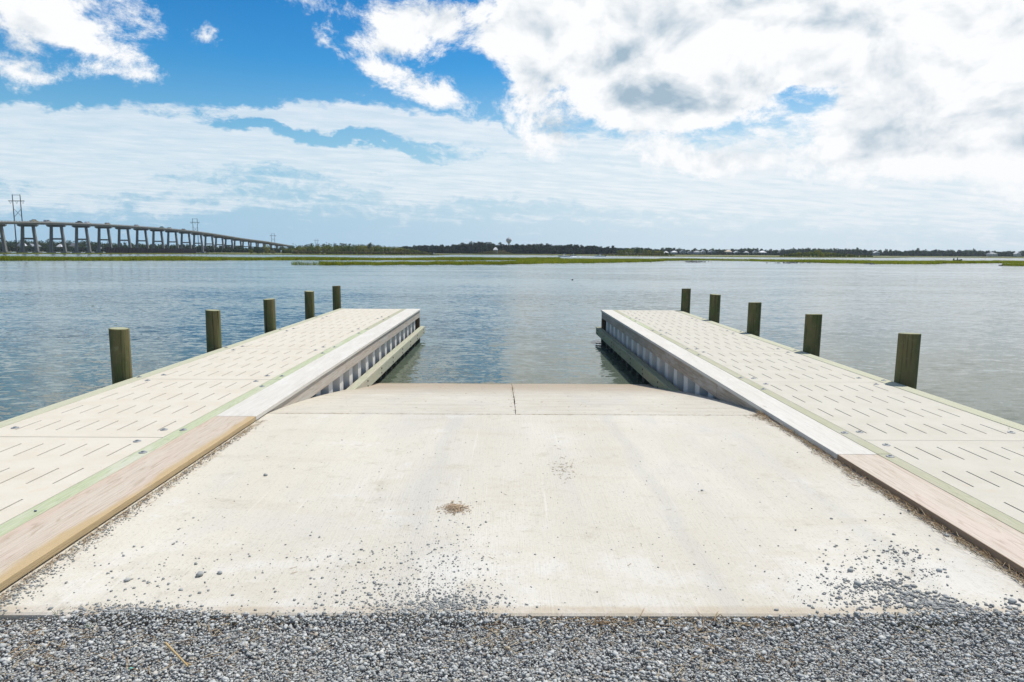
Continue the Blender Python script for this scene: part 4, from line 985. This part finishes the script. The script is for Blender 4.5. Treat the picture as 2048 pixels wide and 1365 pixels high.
# ------------------------------------------------------------------ boats
def boat(px, py, L, hull, lb, console=True, person=True, wake=False, yaw=0, cat='boat'):
    x, y = gp(px, py, WZ); t = empty('skiff' if L < 7 else 'motor_boat', (x, y, WZ), yaw); tag(t, lb, cat)
    sec = [(-.5, .42, .55), (-.2, .48, .55), (.15, .46, .6), (.38, .26, .75), (.5, .02, .9)]; V = []; f = []
    for (s, w, h) in sec: V += [(s * L, -w * L * .32, h), (s * L, -w * L * .26, -.15), (s * L, w * L * .26, -.15), (s * L, w * L * .32, h)]
    for k in range(4): q = 4 * k; f += [(q, q + 4, q + 5, q + 1), (q + 1, q + 5, q + 6, q + 2), (q + 2, q + 6, q + 7, q + 3)]
    f += [(0, 1, 2, 3)]
    V2 = [(a, b, c - .18) for a, b, c in V if c > .3]; b = len(V); V += V2; f += [(b + 2 * k, b + 2 * k + 1, b + 2 * k + 3, b + 2 * k + 2) for k in range(4)]
    MB().add(V, f).build('hull', M[hull], t)
    MB().box(-.58 * L, -.52 * L, -.22, .22, .1, 1.15, .05).build('outboard', M['paint_black'], t)
    if console: MB().box(-.05 * L, .04 * L, -.4, .4, .3, 1.35, .05).box(-.02 * L, .0 * L, -.4, .4, 1.352, 1.8).build('console', M['hull_white'], t)
    if wake:
        mb = MB(); r = random.Random(5)
        V = []
        for k in range(90):
            u = r.random(); a = -.5 * L - u * 9; w = .6 + u * 2.0; mb.bar((a, r.gauss(0, w * .5), -.05), (a - .8, r.gauss(0, w * .5), .35 * (1 - u) + .08), .22, 5, .05)
        o = mb.build('wake', M['foam'], None, loc=(x, y, WZ)); o.rotation_euler = (0, 0, yaw); tag(o, 'white foam wake trailing the fast boat', None, None, 'stuff')
    return t
def person(x, y, z, shirt, lb, sit=True, s=1.0):
    """single skinned body: seated or standing, with head, arms, legs"""
    J = {'pel': (0, 0, .0), 'ch': (.02, 0, .42), 'nk': (.03, 0, .58), 'hd': (.04, 0, .74), 'ht': (.04, 0, .86), 'sl': (0, .19, .5), 'el': (.12, .27, .25), 'wl': (.34, .2, .2), 'sr': (0, -.19, .5), 'er': (.12, -.27, .25), 'wr': (.34, -.2, .2)}
    if sit: J.update({'hl': (.05, .1, -.03), 'kl': (.45, .13, .02), 'fl': (.5, .13, -.42), 'hr': (.05, -.1, -.03), 'kr': (.45, -.13, .02), 'fr': (.5, -.13, -.42)})
    else: J.update({'hl': (.0, .1, -.08), 'kl': (.04, .12, -.45), 'fl': (0, .12, -.88), 'hr': (0, -.1, -.08), 'kr': (.04, -.12, -.45), 'fr': (0, -.12, -.88)})
    rad = dict(pel=.16, ch=.17, nk=.07, hd=.11, ht=.08, sl=.075, el=.05, wl=.04, sr=.075, er=.05, wr=.04, hl=.1, kl=.07, fl=.05, hr=.1, kr=.07, fr=.05)
    E = [('pel', 'ch'), ('ch', 'nk'), ('nk', 'hd'), ('hd', 'ht'), ('ch', 'sl'), ('sl', 'el'), ('el', 'wl'), ('ch', 'sr'), ('sr', 'er'), ('er', 'wr'), ('pel', 'hl'), ('hl', 'kl'), ('kl', 'fl'), ('pel', 'hr'), ('hr', 'kr'), ('kr', 'fr')]
    ks = list(J); me = bpy.data.meshes.new('person'); me.from_pydata([J[k] for k in ks], [(ks.index(a), ks.index(b)) for a, b in E], []); me.update()
    o = link('person', me, M[shirt], None, (x, y, z)); md = o.modifiers.new('skin', 'SKIN')
    for k, sv in zip(ks, me.skin_vertices[0].data if me.skin_vertices else []): sv.radius = (rad[k], rad[k])
    o.modifiers.new('sub', 'SUBSURF').levels = 1; o.modifiers['sub'].render_levels = 1; o.scale = (s, s, s); tag(o, lb, 'person'); return o
boat(868, 511.2, 6.5, 'hull_dark', 'low dark skiff left of centre on the far channel', True, True)
x, y = gp(868, 511.2, WZ); person(x - .4, y, WZ + 1.4, 'shirt', 'person standing at the helm of the dark skiff', False)
boat(1128, 514, 6.8, 'hull_white', 'white boat running with foam right of centre', True, True, True, R(180))
x, y = gp(1128, 514, WZ); person(x + .6, y, WZ + 1.4, 'shirt', 'person standing in the white boat with foam', False)
boat(1200, 513.6, 6.5, 'hull_white', 'small pale boat following right of the white one', True, True, False, R(180))
x, y = gp(1200, 513.6, WZ); person(x + .6, y, WZ + 1.4, 'shirt', 'person standing in the small pale boat', False)
boat(1916, 523.4, 4.2, 'hull_dark', 'small dark skiff behind the right marsh', False, True, False, R(20))
x, y = gp(1914, 523.4, WZ); person(x, y, WZ + .6, 'hull_dark', 'dark clothed person sitting in the right skiff', True)
boat(1147, 511.9, 5.0, 'hull_dark', 'tiny distant dark boat near the middle pines', True, False, False, R(10))
# buoy, oyster reef, docks at houses
x, y = gp(1145, 560.6, WZ); tag(MB().lathe([(.01, -.05), (.06, -.02), (.08, .03), (.06, .08), (.01, .10)], 12).build('float_buoy', M['buoy'], loc=(x, y, WZ)), 'small dark float bobbing on open water', 'buoy')
P = []; S_ = []
for (a, b, c, n) in ((1390, 524.6, 16, 160), (1383, 524.2, 4, 60), (1580, 526.6, 28, 70), (1745, 528.6, 8, 30), (2003, 531.5, 4, 30)):
    for _ in range(n):
        x, y = gp(random.gauss(a, c * .6), b + random.gauss(0, .35), WZ); P.append((x, y, WZ + .03)); S_.append(random.uniform(.06, .22))
o = stones('oyster_reef', np.array(P), np.array(S_), M['hull_dark'], 1.3); tag(o, 'dark oyster clumps breaking the water before the marsh', None, None, 'stuff')

# ------------------------------------------------------------------ sky
SUN_EL, SUN_AZ = R(64), R(50)                      # azimuth clockwise from +Y toward +X
w = bpy.data.worlds.new('World'); SC.world = w; w.use_nodes = True
t = NT(w.node_tree); bg = w.node_tree.nodes['Background']
sky = t.n.new('ShaderNodeTexSky'); sky.sky_type = 'NISHITA'; sky.sun_disc = False; sky.sun_elevation = SUN_EL; sky.sun_rotation = SUN_AZ; sky.air_density = 1.0; sky.dust_density = .4; sky.ozone_density = 2.5
tc = t.n.new('ShaderNodeTexCoord'); D = tc.outputs['Generated']; x, y, z = t.xyz(D)
az = t.m('ARCTAN2', x, y); el = t.m('ARCSINE', t.m('MAXIMUM', z, 0.0))
# planar cloud-deck coordinates, for streets that flatten toward the horizon
zz = t.add(t.m('MAXIMUM', z, 0.0), .07); cp = t.comb(t.m('DIVIDE', x, zz), t.m('DIVIDE', y, zz), 0.0)
# ragged warp
wn = t.n.new('ShaderNodeTexNoise'); t.l.new(t.scale(D, (1, 1, 1.7)), wn.inputs['Vector']); wn.inputs['Scale'].default_value = 9; wn.inputs['Detail'].default_value = 5; wn.inputs['Roughness'].default_value = .6
wr, wg, wb = t.xyz(wn.outputs['Color'])
azw = t.add(az, t.mul(t.sub(wr, .5), .12)); elw = t.add(el, t.mul(t.sub(wg, .5), .075))
eg = t.m('DIVIDE', z, t.m('MAXIMUM', y, .15))
def pix(px, py):
    d = ray(px, py); return math.atan2(d.x, d.y), math.asin(d.z)
def blob(px, py, rx, ry, amp, ang=0):
    a, e = pix(px, py); sa, se = rx / F, ry / F; c, s = math.cos(ang), math.sin(ang)
    dx = t.sub(azw, a); dy = t.sub(elw, e)
    u = t.mul(t.add(t.mul(dx, c), t.mul(dy, s)), 1 / sa); v = t.mul(t.sub(t.mul(dy, c), t.mul(dx, s)), 1 / se)
    q = t.add(t.mul(u, u), t.mul(v, v)); return t.mul(t.m('EXPONENT', t.mul(q, -1.0)), amp)
def total(lst):
    r = None
    for b_ in lst:
        v = blob(*b_); r = v if r is None else t.add(r, v)
    return r
# layer 1: cumulus
n1 = t.noise(t.scale(D, (1, 1, 1.4)), 10, 8, .72, .25)
B1 = total([(50, 15, 125, 62, .36), (175, 86, 80, 20, .20, -.35), (805, 60, 80, 55, .26), (900, 20, 70, 60, .12), (830, 185, 110, 26, .22, -.3),
            (1250, 30, 260, 70, .20), (1600, 10, 330, 90, .24), (1210, 150, 190, 95, .36), (1330, 190, 130, 60, .18), (1600, 110, 200, 90, .20), (1900, 220, 220, 60, .24), (1960, 60, 120, 60, .16), (1650, 320, 340, 46, .18), (1380, 320, 100, 30, .16), (1040, 60, 60, 110, .20), (2300, 150, 250, 220, .3), (1070, 270, 90, 40, .12), (1650, -330, 600, 260, .30), (1120, -290, 300, 130, .30), (880, 95, 40, 24, -.10), (940, 150, 34, 60, -.14), (2500, -200, 500, 500, .25),
            (1830, 85, 55, 18, -.26), (1605, 205, 50, 18, -.24), (1460, 268, 50, 20, -.20), (60, 140, 80, 16, .12), (210, 145, 80, 12, .14), (428, 60, 20, 36, .18, -.6), (645, 70, 24, 20, .16), (620, 5, 90, 20, .13)])
dens = t.add(n1, t.sub(t.sub(B1, .15), t.mul(t.m('SUBTRACT', 1.0, t.step(el, .09, .15)), .10)))
d1 = t.step(dens, .44, .64)
n1u = t.noise(t.scale(D, (1, 1, 1.4), (-.010, 0, -.030)), 10, 5, .55, .25)
n1s = t.noise(t.scale(D, (1, 1, 1.4)), 10, 5, .55, .25)
# generic clouds away from the view
back = t.step(y, .35, -.1)
n1b = t.noise(t.scale(D, (1, 1, 2.2)), 3.2, 7, .6)
d1 = t.m('MAXIMUM', d1, t.mul(t.step(n1b, .5, .62), t.m('MAXIMUM', back, t.step(el, .40, .55))))
azr = t.step(az, -.55, .5)
# layer 2: long soft streets of broken cloud, tilted a little to the horizon
el2 = t.add(el, t.mul(az, .055)); zz2 = t.add(t.m('MAXIMUM', el2, 0.0), .05)
cp2 = t.comb(t.m('DIVIDE', x, zz2), t.m('DIVIDE', y, zz2), 0.0)
n2 = t.noise(t.scale(cp2, (.55, .6, 1)), 2.0, 6, .62, .6)
n2b = t.noise(t.scale(D, (1, 1, 3.0), (0, 0, 2)), 14, 7, .68, .5)
n2c = t.noise(t.scale(D, (1, 1, 1.9), (0, 3, 2)), 48, 5, .68, .6)
B2 = total([(370, 275, 330, 24, .34, -.10), (60, 310, 350, 36, .16, 0), (850, 340, 560, 34, .22, -.07), (600, 242, 190, 13, .36, -.08), (880, 262, 270, 19, .38, -.12), (150, 245, 150, 16, .16), (370, 228, 50, 12, .16), (1250, 330, 420, 60, .22), (1800, 370, 500, 70, .18), (2300, 330, 300, 120, .2), (-400, 300, 400, 80, .2), (1000, 392, 1500, 18, .14), (300, 410, 500, 12, .14), (150, 345, 120, 10, .12), (1200, 440, 900, 10, .08), (900, 200, 140, 22, .14), (300, 212, 60, 8, .12), (720, 290, 270, 11, -.22, -.13), (1150, 318, 260, 8, -.10, -.05)])
d2 = t.step(t.add(t.add(t.add(t.mul(n2, .30), t.mul(n2b, .34)), t.mul(n2c, .36)), t.sub(t.sub(B2, .118), t.mul(t.mul(t.step(t.add(eg, t.mul(t.sub(wg, .5), .05)), .188, .222), t.m('SUBTRACT', 1.0, azr)), .17))), .425, .61)
# blue: sky texture, deepened overhead and paled at the horizon (clean post-front air)
blue = sky.outputs[0]
tint = t.ramp(t.m('DIVIDE', el, .5), [(0, (.80, .95, 1.05)), (.10, (.75, 1.00, 1.10)), (.28, (.50, 1.04, 1.16)), (.50, (.24, .90, 1.24)), (.75, (.08, .70, 1.16)), (1, (.08, .55, 1.0))])
hz = t.mix(1.0, blue, tint, 'MULTIPLY')
STR = .10
k = 1 / STR
hcol = t.mix(azr, (.36 * k, .59 * k, .77 * k), (.58 * k, .73 * k, .82 * k))
hz = t.mix(t.m('SUBTRACT', 1.0, t.step(el, .02, .16)), hz, hcol)
# grey bases
sh = total([(1230, 160, 230, 85, .80, -.05), (1330, 205, 170, 40, .45), (1120, 150, 90, 50, .2), (1560, 110, 120, 50, .30), (1830, 200, 140, 26, .50), (1980, 275, 150, 30, .62), (1750, 262, 80, 13, .35), (1370, 322, 55, 13, .28), (1600, 255, 50, 16, .2), (40, 55, 70, 20, .12), (1720, 340, 160, 12, .2), (1480, 60, 200, 30, .22), (1650, 150, 120, 26, .25), (1350, 262, 120, 20, .22)])
n3 = t.noise(t.scale(D, (1, 1, 1.6)), 7, 6, .55)
relief = t.mul(t.sub(n1u, n1s), 3.4)
shade = t.m('MULTIPLY', t.add(t.add(t.mul(t.mul(sh, t.add(-.15, t.mul(n3, 1.45))), .66), relief), t.mul(t.mul(t.sub(n3, .46), 1.1), t.step(dens, .5, .85))), 1.0, clamp=True)
white = t.mix(t.m('POWER', t.mul(shade, .92), 1.25), (1.0 * k, 1.01 * k, 1.02 * k), (.32 * k, .46 * k, .58 * k))
n4 = t.step(t.noise(t.scale(cp2, (.8, 1.6, 1)), 3.0, 8, .65), .3, .7)
white2 = t.mix(n4, (.74 * k, .84 * k, .91 * k), (.96 * k, .98 * k, 1.0 * k))
veil = t.mul(t.m('SUBTRACT', 1.0, t.step(el, .10, .26)), t.add(.26, t.mul(azr, .50)))
c0 = t.mix(veil, hz, t.mix(azr, (.45 * k, .66 * k, .82 * k), (.76 * k, .87 * k, .93 * k)))
c1 = t.mix(t.mul(d2, t.sub(t.add(.74, t.mul(azr, .2)), t.mul(veil, .22))), c0, white2)
c2 = t.mix(d1, c1, white)
t.l.new(c2, bg.inputs['Color']); bg.inputs['Strength'].default_value = STR
w.cycles.sampling_method = 'MANUAL'; w.cycles.sample_map_resolution = 512

sun = bpy.data.lights.new('sun', 'SUN'); sun.energy = 4.7; sun.angle = R(.55); sun.color = (1.0, .955, .88)
so = bpy.data.objects.new('sun', sun); COL.objects.link(so)
sd = Vector((math.sin(SUN_AZ) * math.cos(SUN_EL), math.cos(SUN_AZ) * math.cos(SUN_EL), math.sin(SUN_EL)))
so.rotation_euler = sd.to_track_quat('Z', 'Y').to_euler(); so.location = (20, 20, 60)

# haze
HAZE = 0.00009
if HAZE:
    hm = bpy.data.materials.new('haze'); hm.use_nodes = True; nt = hm.node_tree; nt.nodes.clear()
    ou = nt.nodes.new('ShaderNodeOutputMaterial'); pv = nt.nodes.new('ShaderNodeVolumePrincipled'); pv.inputs['Density'].default_value = HAZE; pv.inputs['Color'].default_value = (.78, .88, 1.0, 1); pv.inputs['Anisotropy'].default_value = .0
    nt.links.new(pv.outputs[0], ou.inputs['Volume'])
    o = MB().box(-2700, 2700, -100, 2700, -4, 66).build('haze', hm); o['kind'] = 'stuff'
    SC.cycles.volume_bounces = 0

SC.view_settings.view_transform = 'Standard'; SC.view_settings.look = 'None'; SC.view_settings.exposure = 0; SC.view_settings.gamma = 1
SC.cycles.use_denoising = True
SC.cycles.max_bounces = 6; SC.cycles.diffuse_bounces = 3; SC.cycles.glossy_bounces = 3; SC.cycles.transmission_bounces = 2
SC.cycles.sample_clamp_indirect = 6
